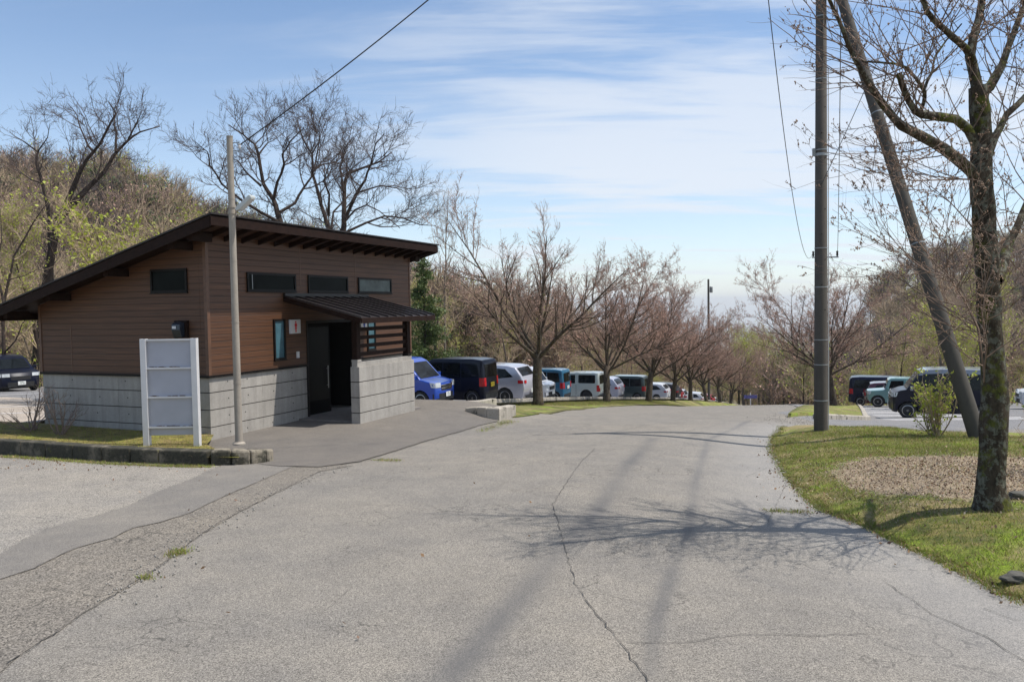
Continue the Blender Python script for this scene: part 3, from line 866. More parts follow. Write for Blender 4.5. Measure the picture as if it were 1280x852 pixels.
mb = MB(); mb.box(D0 + .12, D0 + .88, .092, .099, BZ + .35, DT - .15); mb.build('door_glass', simple('door_glass_black', (.004, .004, .004), .3, spec=.08), dr)
mb = MB(); mb.tube([(D0 + .80, .05, -.10), (D0 + .80, .05, .38)], .012, 8); mb.tube([(D0 + .80, .05, -.04), (D0 + .80, .099, -.04)], .007, 6); mb.tube([(D0 + .80, .05, .32), (D0 + .80, .099, .32)], .007, 6); mb.build('handle', M_steel, dr)
mb = MB(); mb.box(D0 - .3, D1 + .2, -1.5, .16, BZ - .3, BZ + .065); mb.box(D0, D1, .161, 1.4, BZ - .3, BZ + .062)
mb.build('entrance_slab', mat_concrete('entrance_slab_concrete', (.20, .18, .165)), bld)
# porch wall with lattice
PX0, PX1, PY0, PY1 = 2.38, 4.55, -1.52, -1.32
concrete_wall([(PX0, PX1, PY0, PY1)]).build('porch_wall', [M_conc, M_joint], bld, bevel=.003)
mb = MB(); mb.box(PX0 + .02, PX1 - .01, PY0 + .05, PY1 - .02, .461, .55); mb.build('porch_wall_cap', M_conc, bld, bevel=.004)
for x in (PX0 + .03, PX1 - .17):
    mb = MB(); mb.box(x, x + .12, PY0 + .055, PY0 + .175, .552, 1.38); p = mb.build('porch_post', M_darkwood, bld)
    mb = MB(); mb.box(x - .01, x + .13, PY0 + .045, PY0 + .185, .552, .60); mb.build('post_shoe', M_black if x > 3 else M_conc, p)
for i in range(4):
    lat = MB(); z = .66 + i * .165; lat.box(PX0 + .151, PX1 - .171, PY0 + .09, PY0 + .13, z, z + .075); lat.build('lattice_rail', M_darkwood, bld)
# canopy
M_roofc = simple('canopy_metal', (.05, .042, .042), .32, metal=.4, var=.2, nscale=3)
CX0, CX1, CY = 2.08, 5.06, -1.78
def zc(y): return 1.86 + .245 * y
cm = MB()
def cslab(x0, x1, y0, y1, a, b, m_):
    m_.hexa([(x0, y0, zc(y0) + a), (x1, y0, zc(y0) + a), (x1, y1, zc(y1) + a), (x0, y1, zc(y1) + a), (x0, y0, zc(y0) + b), (x1, y0, zc(y0) + b), (x1, y1, zc(y1) + b), (x0, y1, zc(y1) + b)])
cslab(CX0, CX1, CY, -.002, -.03, .0, cm)
x = CX0 + .015
while x <= CX1: cslab(x - .014, x + .014, CY - .01, -.004, .002, .035, cm); x += (CX1 - CX0 - .03) / 9 - 1e-6
can = cm.build('canopy', M_roofc, bld)
for a_ in ((CX0, CX1, CY - .025, CY - .002, -.10, .0), (CX0 - .02, CX0 - .002, CY, -.003, -.10, .0), (CX1 + .002, CX1 + .02, CY, -.003, -.10, .0)):
    mb = MB(); cslab(*a_, mb); mb.build('fascia', M_darkwood, can)
mb = MB(); mb.box(CX0 - .02, CX1 + .02, -.06, -.003, 1.862, 1.93); mb.build('wall_flashing', M_roof, can)
mb = MB(); mb.box(CX0 + .1, CX1 - .1, PY0 + .06, PY0 + .17, 1.385, 1.47); mb.build('beam', M_darkwood, can)
for x in np.arange(CX0 + .2, CX1 - .1, .45): mb = MB(); cslab(x - .02, x + .02, CY + .02, -.004, -.09, -.032, mb); mb.build('rafter', M_darkwood, can)
# restroom sign with the red figure, and the blue one behind the lattice
def figure(mb, cx, cz, h, skirt, yb):
    k = h / 1.0
    pr = lambda pts: mb.prism([(cx + a * k, cz + b * k) for a, b in pts], yb - .003, yb, axis='y')
    pr([(.085 * math.cos(a), .40 + .085 * math.sin(a)) for a in np.linspace(0, 2 * PI, 17)[:-1]])
    if skirt: pr([(-.13, .29), (.13, .29), (.18, 0.05), (.10, .0), (.09, -.10), (.17, -.2), (.07, -.2), (.07, -.5), (-.07, -.5), (-.07, -.2), (-.17, -.2), (-.09, -.10), (-.10, 0), (-.18, .05)])
    else: pr([(-.17, .29), (.17, .29), (.17, -.08), (.1, -.08), (.1, -.5), (-.1, -.5), (-.1, -.08), (-.17, -.08)])
mb = MB(); mb.box(2.21, 2.53, -.05, -.002, 1.12, 1.40); s = mb.build('sign_plate', M_white, bld, bevel=.006); s['label'] = 'white plate with a red woman figure'
mb = MB(); figure(mb, 2.37, 1.26, .23, True, -.0505); mb.build('pictogram', M_red, s)
mb = MB(); mb.box(4.74, 5.0, -.05, -.002, 1.10, 1.36); s = mb.build('sign_plate', M_white, bld, bevel=.006); s['label'] = 'white plate with a blue man figure'
mb = MB(); figure(mb, 4.87, 1.23, .23, False, -.0505); mb.build('pictogram', M_blue, s)
mb = MB(); mb.box(2.42, 2.49, -.035, -.002, .62, .75); mb.build('call_button', M_white, bld, bevel=.004)
mb = MB(); mb.box(-.05, -.002, .42, .72, 1.10, 1.44); me_ = mb.build('meter_board', M_darkwood, bld)
mb = MB(); mb.prism([(-.0505, 1.16), (-.0505, 1.40), (-.10, 1.42), (-.17, 1.38), (-.18, 1.28), (-.13, 1.14)], .47, .66, axis='y'); mm = mb.build('electric_meter', simple('meter_dark', (.02, .025, .035), .25), me_, bevel=.012)
mb = MB(); mb.box(-.186, -.1815, .54, .63, 1.30, 1.345); mb.build('meter_dial', M_insul, me_)

# ---------------------------------------------------------------- lamp pole
lp = at(299, 557, 12.75); lp[2] = gz(lp[0], lp[1]) + .13
pt = at(291, 171, 12.75)
H = pt[2] - lp[2]
pole = empty('lamp_pole', lp, 0, 'slim pale sectioned pole with a small street lamp in front of the brown building', 'lamp pole')
mb = MB()
nsec = 5
lx = 0.0
for i in range(nsec):
    z0, z1 = H * i / nsec, H * (i + 1) / nsec
    r0, r1 = .060 - .012 * i / nsec, .060 - .012 * (i + 1) / nsec
    mb.lathe([(r0, z0), (r1, z1 - .006)], 20)
    mb.lathe([(r1 + .003, z1 - .0055), (r1 + .003, z1 + .012)], 20)
mb.build('shaft', M_palepole, pole, smooth=True)
mb = MB(); mb.lathe([(.10, 0), (.10, .02), (.07, .045)], 20); mb.build('base_collar', M_palepole, pole, smooth=True)
zl = at(298, 262, 12.75)[2] - lp[2]
mb = MB(); mb.lathe([(.062, zl - .07), (.062, zl - .03)], 20); mb.lathe([(.062, zl + .03), (.062, zl + .07)], 20)
mb.tube([(.05, 0, zl - .05), (.12, -.02, zl)], .018, 8); mb.build('lamp_bracket', M_palepole, pole)
mb = MB(); M = Matrix.Translation((.10, -.03, zl)) @ Matrix.Rotation(R_(-20), 4, 'Z') @ Matrix.Rotation(R_(-36), 4, 'Y')
mb.prism([(0, -.035), (.06, -.06), (.34, -.055), (.36, -.02), (.34, .015), (.05, .02), (0, .0)], -.06, .06, axis='y', M=M)
lh = mb.build('lamp_head', M_lamp, pole, bevel=.012)
mb = MB(); mb.prism([(.06, -.066), (.33, -.061), (.33, -.056), (.06, -.0605)], -.045, .045, axis='y', M=M); mb.build('lens', M_insul, lh)
mb = MB(); zt = H - .10
mb.box(.045, .15, -.006, .006, zt, zt + .012); mb.box(.045, .15, -.006, .006, zt - .13, zt - .118); mb.box(.14, .152, -.006, .006, zt - .15, zt + .03); mb.build('wire_bracket', M_galv, pole)
mb = MB(); mb.lathe([(.018, zt - .09), (.026, zt - .06), (.018, zt - .04), (.026, zt - .015)], 10, M=Matrix.Translation((.155, 0, 0))); mb.build('insulator', M_insul, pole)
def cable(name, a, b, sag, r, label, n=24, group=None):
    a = Vector(a); b = Vector(b); pts = []
    for i in range(n + 1):
        t = i / n; p = a.lerp(b, t); p.z -= sag * 4 * t * (1 - t); pts.append(p)
    mb = MB(); mb.tube(pts, r, 6); o = mb.build(name, M_wire, smooth=True)
    return tag(o, label, 'cable', group)
cable('overhead_cable', (lp[0] + .16, lp[1], lp[2] + zt - .03), at(900, -330, 13.0), .25, .010, 'black cable rising from the top of the slim lamp pole up and to the right')
# ---------------------------------------------------------------- signboard seen from the back
sx0, sx1, sy = at(183, 558, 12.55)[0], at(246, 560, 12.55)[0], 12.55
zb = gz((sx0 + sx1) / 2, sy) + .13
sb = empty('blank_signboard', ((sx0 + sx1) / 2, sy, zb), 0, 'blank white steel signboard seen from behind, standing in the mossy bed by the building', 'signboard')
W2 = (sx1 - sx0) / 2; HS = at(215, 423, sy)[2] - zb
for s_ in (-1, 1):
    mb = MB(); x = s_ * W2
    # channel section post
    mb.box(x - .045, x + .045, -.012, .0, -.15, HS); mb.box(x + .033, x + .045, .001, .09, -.15, HS); mb.box(x - .045, x - .033, .001, .09, -.15, HS)
    mb.build('post', M_white, sb, bevel=.002)
mb = MB(); mb.box(-W2 + .046, W2 - .046, .045, .055, .17, HS - .02); mb.build('panel', M_panel, sb)
for z in (HS - .02, HS * .725, HS * .455, HS * .175):
    mb = MB(); mb.box(-W2 + .046, W2 - .046, .0, .044, z - .012, z + .014); mb.cur = 1; rng = random.Random(int(z * 100))
    for k in range(16):
        x = rng.uniform(-W2 + .06, W2 - .09); mb.box(x, x + rng.uniform(.01, .07), .034, .0435, z + .0145, z + .0145 + rng.uniform(.003, .014))
    mb.build('crossbar', [M_white, M_rust], sb)

# ---------------------------------------------------------------- utility pole, strut, wires
up_b = gverge(1026, 538)
up = empty('utility_pole', (up_b[0], up_b[1], up_b[2]), 0, 'tall grey concrete utility pole standing upright at the road edge', 'utility pole')
HP = 8.9
mb = MB(); mb.lathe([(.122, -.3), (.086, HP), (.07, HP + .02)], 28); sh = 1
for z in (.55, 1.2, 1.65, 2.6, 3.3, 5.05, 6.3, 7.4):
    r = .122 - .036 * z / HP + .004
    mb = MB(); mb.lathe([(r, z), (r, z + .018)], 24); mb.build('band', M_galv, up)
mb = MB(); z = 4.95; r = .122 - .036 * z / HP
mb.lathe([(r + .006, z), (r + .006, z + .05)], 24); mb.box(-r - .05, -r - .004, -.02, .02, z + .0, z + .14); mb.build('clamp', M_galv, up)
mb = MB(); mb.lathe([(.122, -.3), (.086, HP), (.07, HP + .02)], 28); mb.cur = 1
for i in range(14):
    z = 2.2 + i * .45; r = .122 - .036 * z / HP; s_ = -1 if i % 2 else 1
    mb.tube([(s_ * .03, -r + .004, z), (s_ * .03, -r - .012, z)], .009, 6)
mb.build('shaft', [M_pole, M_black], up, smooth=True)
mb = MB(); r = .122; mb.tube([(r + .012, -.02, -.1), (.10 + .02, -.02, 6.5)], .009, 8); mb.build('conduit', M_insul, up)
mb = MB(); mb.box(-1.15, .5, -.13, -.07, HP - .75, HP - .68); ca = mb.build('crossarm', M_galv, up)
for x in (-1.05, .32):
    mb = MB(); mb.lathe([(.02, HP - .68), (.045, HP - .62), (.03, HP - .58), (.045, HP - .54), (.02, HP - .5)], 12, M=Matrix.Translation((x, -.1, 0))); mb.build('insulator', M_insul, ca)
sb_b = gverge(1222, 547)
top = Vector((up_b[0] + .10, up_b[1], up_b[2] + HP - .35))
stt = empty('leaning_strut_pole', sb_b, 0, 'leaning concrete strut pole propping the utility pole, its foot beside the mossy tree trunk', 'strut pole')
mb = MB(); mb.tube([Vector((.09, 0, -.3)), Vector((0, 0, 0)), top - Vector(sb_b)], [.118, .116, .08], 24); mb.build('shaft', mat_concrete('strut_concrete', (.075, .066, .055)), stt, smooth=True)
d = (top - Vector(sb_b))
for f_, r_ in ((.35, .106), (.62, .096)): mb = MB(); mb.tube([d * f_, d * (f_ + .002)], r_, 20); mb.build('band', M_galv, stt)

def far_pole(name, u, vt, y, label, transformer=False, brk=True):
    pb = at(u, 450, y); z0 = gz(pb[0], y); z1 = at(u, vt, y)[2]
    e = empty(name, (pb[0], y, z0), 0, label, 'utility pole')
    h = z1 - z0
    mb = MB(); mb.lathe([(.16, -.3), (.11, h), (.09, h + .02)], 16); mb.build('shaft', M_pole, e, smooth=True)
    if brk:
        mb = MB(); mb.box(-.66, .66, -.17, -.12, h - .50, h - .43); c = mb.build('crossarm', M_galv, e)
        for x in (-.6, .6):
            mb = MB(); mb.lathe([(.03, h - .43), (.06, h - .33), (.04, h - .27), (.06, h - .2), (.03, h - .15)], 10, M=Matrix.Translation((x, -.14, 0))); mb.build('insulator', M_black, c)
    if transformer:
        mb = MB(); mb.lathe([(.15, h - 1.5), (.17, h - 1.45), (.17, h - .85), (.12, h - .8)], 18, M=Matrix.Translation((.31, 0, 0))); mb.build('transformer', M_galv, e, smooth=True)
    return e, (pb[0], y, z1)
e2, p2 = far_pole('utility_pole', 1030, 310, 40, 'farther concrete utility pole with a short crossarm, mostly hidden behind the near one')
e3, p3 = far_pole('utility_pole', 886, 349, 90, 'distant utility pole with a transformer rising above the row of cherry trees', True, False)
wz = up_b[2] + HP - .5
cable('pole_wire', (up_b[0] - 1.05, up_b[1] - .1, wz), (p2[0] - .6, 39.86, p2[2] - .15), 2.1, .009, 'slack wire hanging left of the tall utility pole', 40)
cable('pole_wire', (up_b[0] + .32, up_b[1] - .1, wz), (p2[0] + .6, 39.86, p2[2] - .15), 1.6, .009, 'thin wire hanging just right of the tall utility pole', 40)
cable('pole_wire', (up_b[0], up_b[1], up_b[2] + 5.05), at(1190, 205, 30), .2, .006, 'thin wire leaving the middle of the tall utility pole to the right')
cable('guy_wire', at(1028, 228, 14.1), at(1104, 60, 13.8), .03, .006, 'thin stay wire between the upright pole and the leaning strut')
# small sign and posts near the crest
def small_sign(u, vb, vt, y, w, h, mat, label):
    b = at(u, vb, y); z0 = b[2] - 1.2; zt = at(u, vt, y)[2]
    e = empty('road_sign', (b[0], y, z0), 0, label, 'road sign')
    mb = MB(); mb.tube([(0, 0, 0), (0, 0, zt - z0)], .04, 10); mb.build('post', M_white, e)
    if mat:
        mb = MB(); mb.box(-w / 2, w / 2, -.05, -.042, zt - z0 - .15 - h, zt - z0 - .15); mb.build('sign_panel', mat, e)
    return e
small_sign(938, 509, 491, 60, 1.0, .26, simple('violet_blue_sign', (.10, .10, .30), .4), 'small dark blue sign on a white post past the road crest')

# ---------------------------------------------------------------- trees
def vnorm(v):
    l = math.sqrt(v[0] * v[0] + v[1] * v[1] + v[2] * v[2]) + 1e-9
    return (v[0] / l, v[1] / l, v[2] / l)
def polyl(rng, p, d, L, r0, r1, n, wig, trop):
    pts = [p]; st = L / n; d = vnorm(d)
    for i in range(n):
        d = vnorm((d[0] + rng.gauss(0, wig), d[1] + rng.gauss(0, wig), d[2] + rng.gauss(0, wig) + trop))
        p = (p[0] + d[0] * st, p[1] + d[1] * st, p[2] + d[2] * st); pts.append(p)
    return pts, [r0 + (r1 - r0) * i / n for i in range(n + 1)]
def perp(rng, d):
    a = (rng.gauss(0, 1), rng.gauss(0, 1), rng.gauss(0, 1))
    k = a[0] * d[0] + a[1] * d[1] + a[2] * d[2]
    return vnorm((a[0] - k * d[0], a[1] - k * d[1], a[2] - k * d[2]))
def spawn(out, rng, pts, rads, lev, P):
    if lev >= len(P['n']): return
    seg = [math.dist(a, b) for a, b in zip(pts[:-1], pts[1:])]
    L = sum(seg)
    n = P['n'][lev]
    n = n if isinstance(n, int) else max(1, int(n * L + rng.random()))
    t0 = P['t0'][lev]
    for i in range(n):
        t = t0 + (1 - t0) * ((i + rng.random()) / n)
        dd = t * L; k = 0
        while k < len(seg) - 1 and dd > seg[k]: dd -= seg[k]; k += 1
        f = min(1, dd / (seg[k] + 1e-9)); a, b = pts[k], pts[k + 1]
        p = tuple(a[j] + (b[j] - a[j]) * f for j in range(3)); d = vnorm(tuple(b[j] - a[j] for j in range(3)))
        r = rads[k] + (rads[k + 1] - rads[k]) * f
        ang = R_(P['ang'][lev]) * rng.uniform(.7, 1.25)
        q = perp(rng, d)
        if P.get('flat') and rng.random() < .7: q = vnorm((q[0], q[1], q[2] * .4 + .25))
        nd = tuple(d[j] * math.cos(ang) + q[j] * math.sin(ang) for j in range(3))
        if nd[2] < P.get('minz', -.3): nd = (nd[0], nd[1], abs(nd[2]) * .5)
        cl = max(P['len'][lev] * rng.uniform(.65, 1.25) * (1 - .45 * t), .1)
        if P.get('rel'): cl *= L
        cr = min(r * .72, P['r'][lev])
        cp, crd = polyl(rng, p, nd, cl, cr, cr * .35, P['seg'][lev], P['wig'][lev], P['trop'][lev])
        out.append((cp, crd, lev + 1))
        spawn(out, rng, cp, crd, lev + 1, P)
def make_geo(rng, limbs, P, np_rng, k_thick=8, twig_r=.004):
    "limbs: list of (pts, radii). returns thick MB polylines, segs arrays, twig tip points"
    allp = [(l[0], l[1], 0) for l in limbs]
    for l in limbs: spawn(allp, rng, l[0], l[1], (l[2] if len(l) > 2 else 0), P)
    A, B, RA, RB, LV = [], [], [], [], []
    thick = []
    for pts, rads, lev in allp:
        if rads[0] > P.get('thick', .03): thick.append((pts, rads)); 
        else:
            for i in range(len(pts) - 1):
                A.append(pts[i]); B.append(pts[i + 1]); RA.append(rads[i]); RB.append(rads[i + 1])
        if lev >= P.get('twlev', 2):
            for i in range(len(pts) - 1): LV.append((pts[i], pts[i + 1]))
    A = np.array(A).reshape(-1, 3); B = np.array(B).reshape(-1, 3); RA = np.array(RA); RB = np.array(RB)
    tips = np.zeros((0, 3))
    if LV and P.get('tw', 0):
        a = np.array([l[0] for l in LV]); b = np.array([l[1] for l in LV]); L = np.linalg.norm(b - a, axis=1)
        cnt = np_rng.poisson(L * P['tw'])
        ii = np.repeat(np.arange(len(a)), cnt); f = np_rng.random(len(ii))[:, None]
        s = a[ii] + (b[ii] - a[ii]) * f; d = (b[ii] - a[ii]) / (L[ii][:, None] + 1e-9)
        rd = np_rng.normal(size=s.shape); rd /= np.linalg.norm(rd, axis=1, keepdims=True)
        d1 = d * P.get('twd', .8) + rd * .75 + np.array([0, 0, P.get('twup', .3)]); d1 /= np.linalg.norm(d1, axis=1, keepdims=True)
        tl = P['twl'] * np_rng.uniform(.4, 1.3, len(ii))[:, None]
        m = s + d1 * tl * .55; d2 = d1 + np_rng.normal(size=s.shape) * .22 + np.array([0, 0, P.get('twup', .3) * .4]); e = m + d2 * tl * .45
        A = np.concatenate([A, s, m]); B = np.concatenate([B, m, e])
        RA = np.concatenate([RA, np.full(len(s), twig_r), np.full(len(s), twig_r * .8)]); RB = np.concatenate([RB, np.full(len(s), twig_r * .8), np.full(len(s), twig_r * .5)])
        # second order twiglets
        if P.get('tw2', 0):
            c2 = np_rng.poisson(P['tw2'], len(m)); jj = np.repeat(np.arange(len(m)), c2); f = np_rng.random(len(jj))[:, None]
            s2 = s[jj] + (e[jj] - s[jj]) * f; rd = np_rng.normal(size=s2.shape); rd /= np.linalg.norm(rd, axis=1, keepdims=True)
            dd = d1[jj] * .8 + rd * .8 + np.array([0, 0, .15]); dd /= np.linalg.norm(dd, axis=1, keepdims=True)
            e2 = s2 + dd * tl[jj] * .45 * np_rng.uniform(.4, 1.2, len(jj))[:, None]
            A = np.concatenate([A, s2]); B = np.concatenate([B, e2]); RA = np.concatenate([RA, np.full(len(s2), twig_r * .75)]); RB = np.concatenate([RB, np.full(len(s2), twig_r * .4)])
            tips = np.concatenate([m, e, e2, s2 + (e2 - s2) * .5])
        else: tips = np.concatenate([m, e])
    return thick, (A, B, RA, RB), tips
def tube_np(thick, kfun=lambda r: 10 if r > .1 else 6):
    mb = MB()
    for pts, rads in thick: mb.tube(pts, rads, kfun(rads[0]), cap=True)
    return mb
def leaf_quads(P, size, np_rng, up=0.0, asp=.6):
    n = len(P)
    a = np_rng.normal(size=(n, 3)); a /= np.linalg.norm(a, axis=1, keepdims=True)
    b = np_rng.normal(size=(n, 3)); b -= a * (a * b).sum(1, keepdims=True); b /= np.linalg.norm(b, axis=1, keepdims=True)
    s = (size * np_rng.uniform(.5, 1.4, n))[:, None]
    V = np.stack([P - a * s * .5, P - b * s * .5 * asp, P + a * s * .5, P + b * s * .5 * asp], 1).reshape(-1, 3)
    return V, np.arange(n * 4).reshape(-1, 4)
def ico_buds(P, size, np_rng):
    n = len(P); o = np.array([[1, 0, 0], [0, 1, 0], [-1, 0, 0], [0, -1, 0], [0, 0, 1.7], [0, 0, -1.2]], float)
    s = (size * np_rng.uniform(.6, 1.4, n))[:, None, None]
    V = (P[:, None, :] + o[None] * s).reshape(-1, 3)
    fq = np.array([[0, 1, 4], [1, 2, 4], [2, 3, 4], [3, 0, 4], [1, 0, 5], [2, 1, 5], [3, 2, 5], [0, 3, 5]])
    return V, (np.arange(n)[:, None, None] * 6 + fq[None]).reshape(-1, 3)
def mb_from_thick(name, thick, mat, parent, kf=None):
    mb = tube_np(thick, kf) if kf else tube_np(thick)
    me = bpy.data.meshes.new(name); me.from_pydata(mb.v, [], mb.f); me.materials.append(mat)
    me.polygons.foreach_set('use_smooth', [True] * len(me.polygons)); me.update()
    o = bpy.data.objects.new(name, me); COL.objects.link(o); o.parent = parent
    return o
def tree_object(name, label, cat, group, limbs, P, seed, bark, twig, root=(0, 0, 0), bud=None, buds=0, budsize=.03, leaf=None, leaves=0, leafsize=.12, twig_r=.004, budico=False, k3=3, leafname='leaves'):
    rng = random.Random(seed); npr = np.random.default_rng(seed)
    thick, (A, B, RA, RB), tips = make_geo(rng, limbs, P, npr, twig_r=twig_r)
    e = empty(name, root, 0, label, cat, group)
    # the trunk is the first limb; the crown the rest
    mb_from_thick('trunk', thick[:1], bark, e, kf=lambda r: 16)
    V1, F1 = segs_geo(A, B, RA, RB, k3)
    mb = tube_np(thick[1:])
    v0 = np.array(mb.v).reshape(-1, 3)
    quads = [f for f in mb.f if len(f) == 4]; other = [f for f in mb.f if len(f) != 4]
    q = np.array(quads, int).reshape(-1, 4)
    np_mesh('crown', np.concatenate([v0, V1]), [q, F1 + len(v0)], [bark, twig], [np.zeros(len(q), int), np.ones(len(F1), int)], parent=e)
    if bud and buds and len(tips):
        ii = npr.integers(0, len(tips), buds); Pb = tips[ii] + npr.normal(size=(buds, 3)) * budsize * .6
        if budico: V, Fk = ico_buds(Pb, budsize * .5, npr)
        else: V, Fk = leaf_quads(Pb, budsize, npr)
        np_mesh('buds', V, [Fk], [bud], parent=e)
    if leaf and leaves and len(tips):
        ii = npr.integers(0, len(tips), leaves); Pb = tips[ii] + npr.normal(size=(leaves, 3)) * leafsize * .6
        V, Fk = leaf_quads(Pb, leafsize, npr); np_mesh(leafname, V, [Fk], [leaf], parent=e)
    return e

# cherry trees ---------------------------------------------------------
def cherry_limbs(rng, H, spread, fork, rt, nl=7, lean=0.0):
    trunk, tr = polyl(rng, (0, 0, -.2), (lean, 0, 1), fork + .2, rt * 1.1, rt * .85, 6, .05, .02)
    tr[0] = rt * 1.45; tr[1] = rt * 1.1
    L = [(trunk, tr, 9)]
    top = trunk[-1]
    for i in range(nl):
        a = 2 * PI * (i + rng.uniform(-.25, .25)) / nl
        el = [R_(26), R_(40), R_(58), R_(33), R_(68), R_(46), R_(28), R_(52), R_(38), R_(62)][i % 10] if i else R_(84)
        d = (math.cos(a) * math.cos(el), math.sin(a) * math.cos(el), math.sin(el))
        ln = min((H - fork) / max(.35, math.sin(el)), spread / max(.25, math.cos(el))) * rng.uniform(.85, 1.05)
        st = (top[0], top[1], top[2] - rng.uniform(0, .5))
        p, r = polyl(rng, st, d, ln, rt * rng.uniform(.30, .46), .010, 9, .055, .02)
        L.append((p, r, 0))
    return L
CH = dict(n=[3.0, 2.8, 2.2], t0=[.18, .12, .1], ang=[42, 42, 45], len=[.42, .42, .38], rel=True, r=[.026, .013, .007], seg=[5, 4, 3],
          wig=[.07, .08, .10], trop=[.05, .05, .05], tw=7.5, twl=.34, twup=.35, twd=.8, twlev=1, thick=.022, minz=-.05, tw2=1.2)
cherry_src = []
def make_cherry(seed, H, spread, fork, rt, buds, lean=0):
    rng = random.Random(seed)
    return tree_object('cherry_tree', None, 'cherry tree', 'cherry trees lining the road', cherry_limbs(rng, H, spread, fork, rt, 9, lean), CH, seed, M_barkcherry, M_twigcherry,
                       bud=M_bud, buds=buds, budsize=.05, twig_r=.006)
row = [(672, 506.7, 31, 0, 1.0, 'bare cherry tree nearest in the row, its dark trunk in front of the silver car'),
       (758.6, 503.3, 40, 1, 1.0, 'second cherry tree of the row, in front of the small white off-roader'),
       (810.8, 502.5, 47.5, 2, 1.0, 'third cherry tree of the row, beside the dark green box car'),
       (840.5, 504.6, 56, 1, .95, 'fourth cherry tree of the row, between the white wagon and the dark car'),
       (863, 507.4, 65, 2, .95, 'fifth cherry tree of the row, over the white cars near the crest'),
       (883.6, 508.8, 74, 1, .95, 'sixth cherry tree of the row, beside the far red car'),
       (900, 508.8, 83, 2, .9, 'seventh cherry tree of the row, close to the crest'),
       (913, 509, 93, 1, .9, 'last small cherry tree of the row, at the crest')]
src = {0: make_cherry(14, 6.7, 4.7, 2.1, .19, 6000), 1: make_cherry(23, 6.6, 4.4, 1.8, .17, 22000, .08), 2: make_cherry(37, 7.1, 4.7, 1.9, .18, 26000, -.05)}
used = set()
for i, (u, v, y, k, sc, lab) in enumerate(row):
    p = at(u, v, y); z = gz(p[0], y) - .08
    o = src[k] if k not in used else copy_tree(src[k]); used.add(k)
    o.location = (p[0], y, z); o.rotation_euler = (0, 0, i * 1.9 if k != 0 or i else 0); o.scale = (sc, sc, sc); o['label'] = lab
p = at(1043, 506, 50)
o = copy_tree(src[1]); o.location = (p[0], 50, gz(p[0], 50)); o.scale = (1.25, 1.25, 1.22); o.rotation_euler = (0, 0, 4.0); o['label'] = 'wide cherry tree standing behind the tall utility pole, left of the black van'; o['group'] = 'cherry trees lining the road'

# traced trees behind the building ------------------------------------------
def traced(lines, y, rng, zig=.8, thin=1.0):
    out = []
    for px, r0, r1, dy in lines:
        pts = []; n = len(px)
        # densify with a little crookedness
        Q = []
        for i in range(n - 1):
            for j in range(2):
                t = j / 2; Q.append((px[i][0] + (px[i + 1][0] - px[i][0]) * t, px[i][1] + (px[i + 1][1] - px[i][1]) * t))
        Q.append(px[-1])
        for i, (u, v) in enumerate(Q):
            yy = y + dy * i / (len(Q) - 1)
            uu = u + (rng.uniform(-zig, zig) if 0 < i < len(Q) - 1 else 0)
            pts.append(tuple(at(uu, v, yy)))
        r0_ = r0 * thin; rads = [r0_ + (r1 * thin - r0_) * (i / (len(Q) - 1)) ** .8 for i in range(len(Q))]
        out.append((pts, rads, 0))
    return out
OAK = dict(n=[1.8, 2.0, 2.1], t0=[.22, .15, .1], ang=[48, 48, 50], len=[2.2, 1.35, .75], r=[.034, .018, .009], seg=[7, 5, 4],
           wig=[.17, .19, .2], trop=[.05, .05, .03], tw=6.5, twl=.40, twup=.25, twd=.8, twlev=1, thick=.035, minz=-.35, tw2=1.3)
def traced_tree(name, label, lines, y, seed, root_uv, P, bark, twig, group=None, twig_r=.006, cat='tree', k=None):
    rng = random.Random(seed)
    L = traced(lines, y, rng, thin=.62)
    # trunk down to the ground
    b = L[0][0][0]; g = at(root_uv[0], root_uv[1], y); zg = gz(g[0], y)
    base = [(g[0], y, zg - .3), (g[0] + (b[0] - g[0]) * .25, y, zg + (b[2] - zg) * .4)]
    L[0] = (base + L[0][0], [L[0][1][0] * 1.5, L[0][1][0] * 1.15] + L[0][1], 0)
    root = np.array([g[0], y, zg])
    L = [([tuple(np.array(p) - root) for p in pts], r, k_) for pts, r, k_ in L]
    return tree_object(name, label, cat, group, L, P, seed, bark, twig, root=tuple(root), twig_r=twig_r)
YB = 32
traced_tree('bare_tree', 'big bare tree rising behind the left half of the brown roof, with crooked spreading limbs', [
    ([(351.5, 283), (347, 265), (341, 249), (329, 230), (323.6, 193), (318, 180), (303, 168), (286, 156)], .21, .03, 1.5),
    ([(342, 249), (347.5, 227), (355.5, 206), (353, 193), (363, 177), (380, 160)], .12, .025, -1.5),
    ([(350, 265), (369, 254), (379, 235), (390, 220), (396, 195), (400.6, 169), (408.6, 148)], .12, .02, 2),
    ([(347, 277), (326, 265), (300, 249), (278, 230), (262.5, 206), (260, 190), (244, 177)], .12, .02, -2),
    ([(326, 232), (310, 217), (297, 201), (285, 196)], .08, .02, 2), ([(323.6, 193), (335, 178), (332, 160), (345, 145)], .06, .015, 1.5)], YB, 101, (356, 420), OAK, M_barkdark, M_twigdark)
traced_tree('bare_tree', 'big bare tree with two close trunks rising behind the middle of the brown roof', [
    ([(412.5, 290), (406, 270), (398, 243), (391, 217), (390, 193), (379, 174), (372, 155)], .17, .03, 1.5),
    ([(411, 270), (411, 243), (405, 227), (412, 205), (425, 190)], .10, .02, -1.5),
    ([(414, 286), (416.5, 265), (432, 249), (440, 240)], .09, .03, 1),
    ([(390, 215), (402, 206), (420, 203), (433, 190), (437, 175)], .07, .02, 2), ([(390, 193), (400, 175), (398, 155), (405, 135)], .06, .015, -1)], YB + 2, 102, (415, 430), OAK, M_barkdark, M_twigdark)
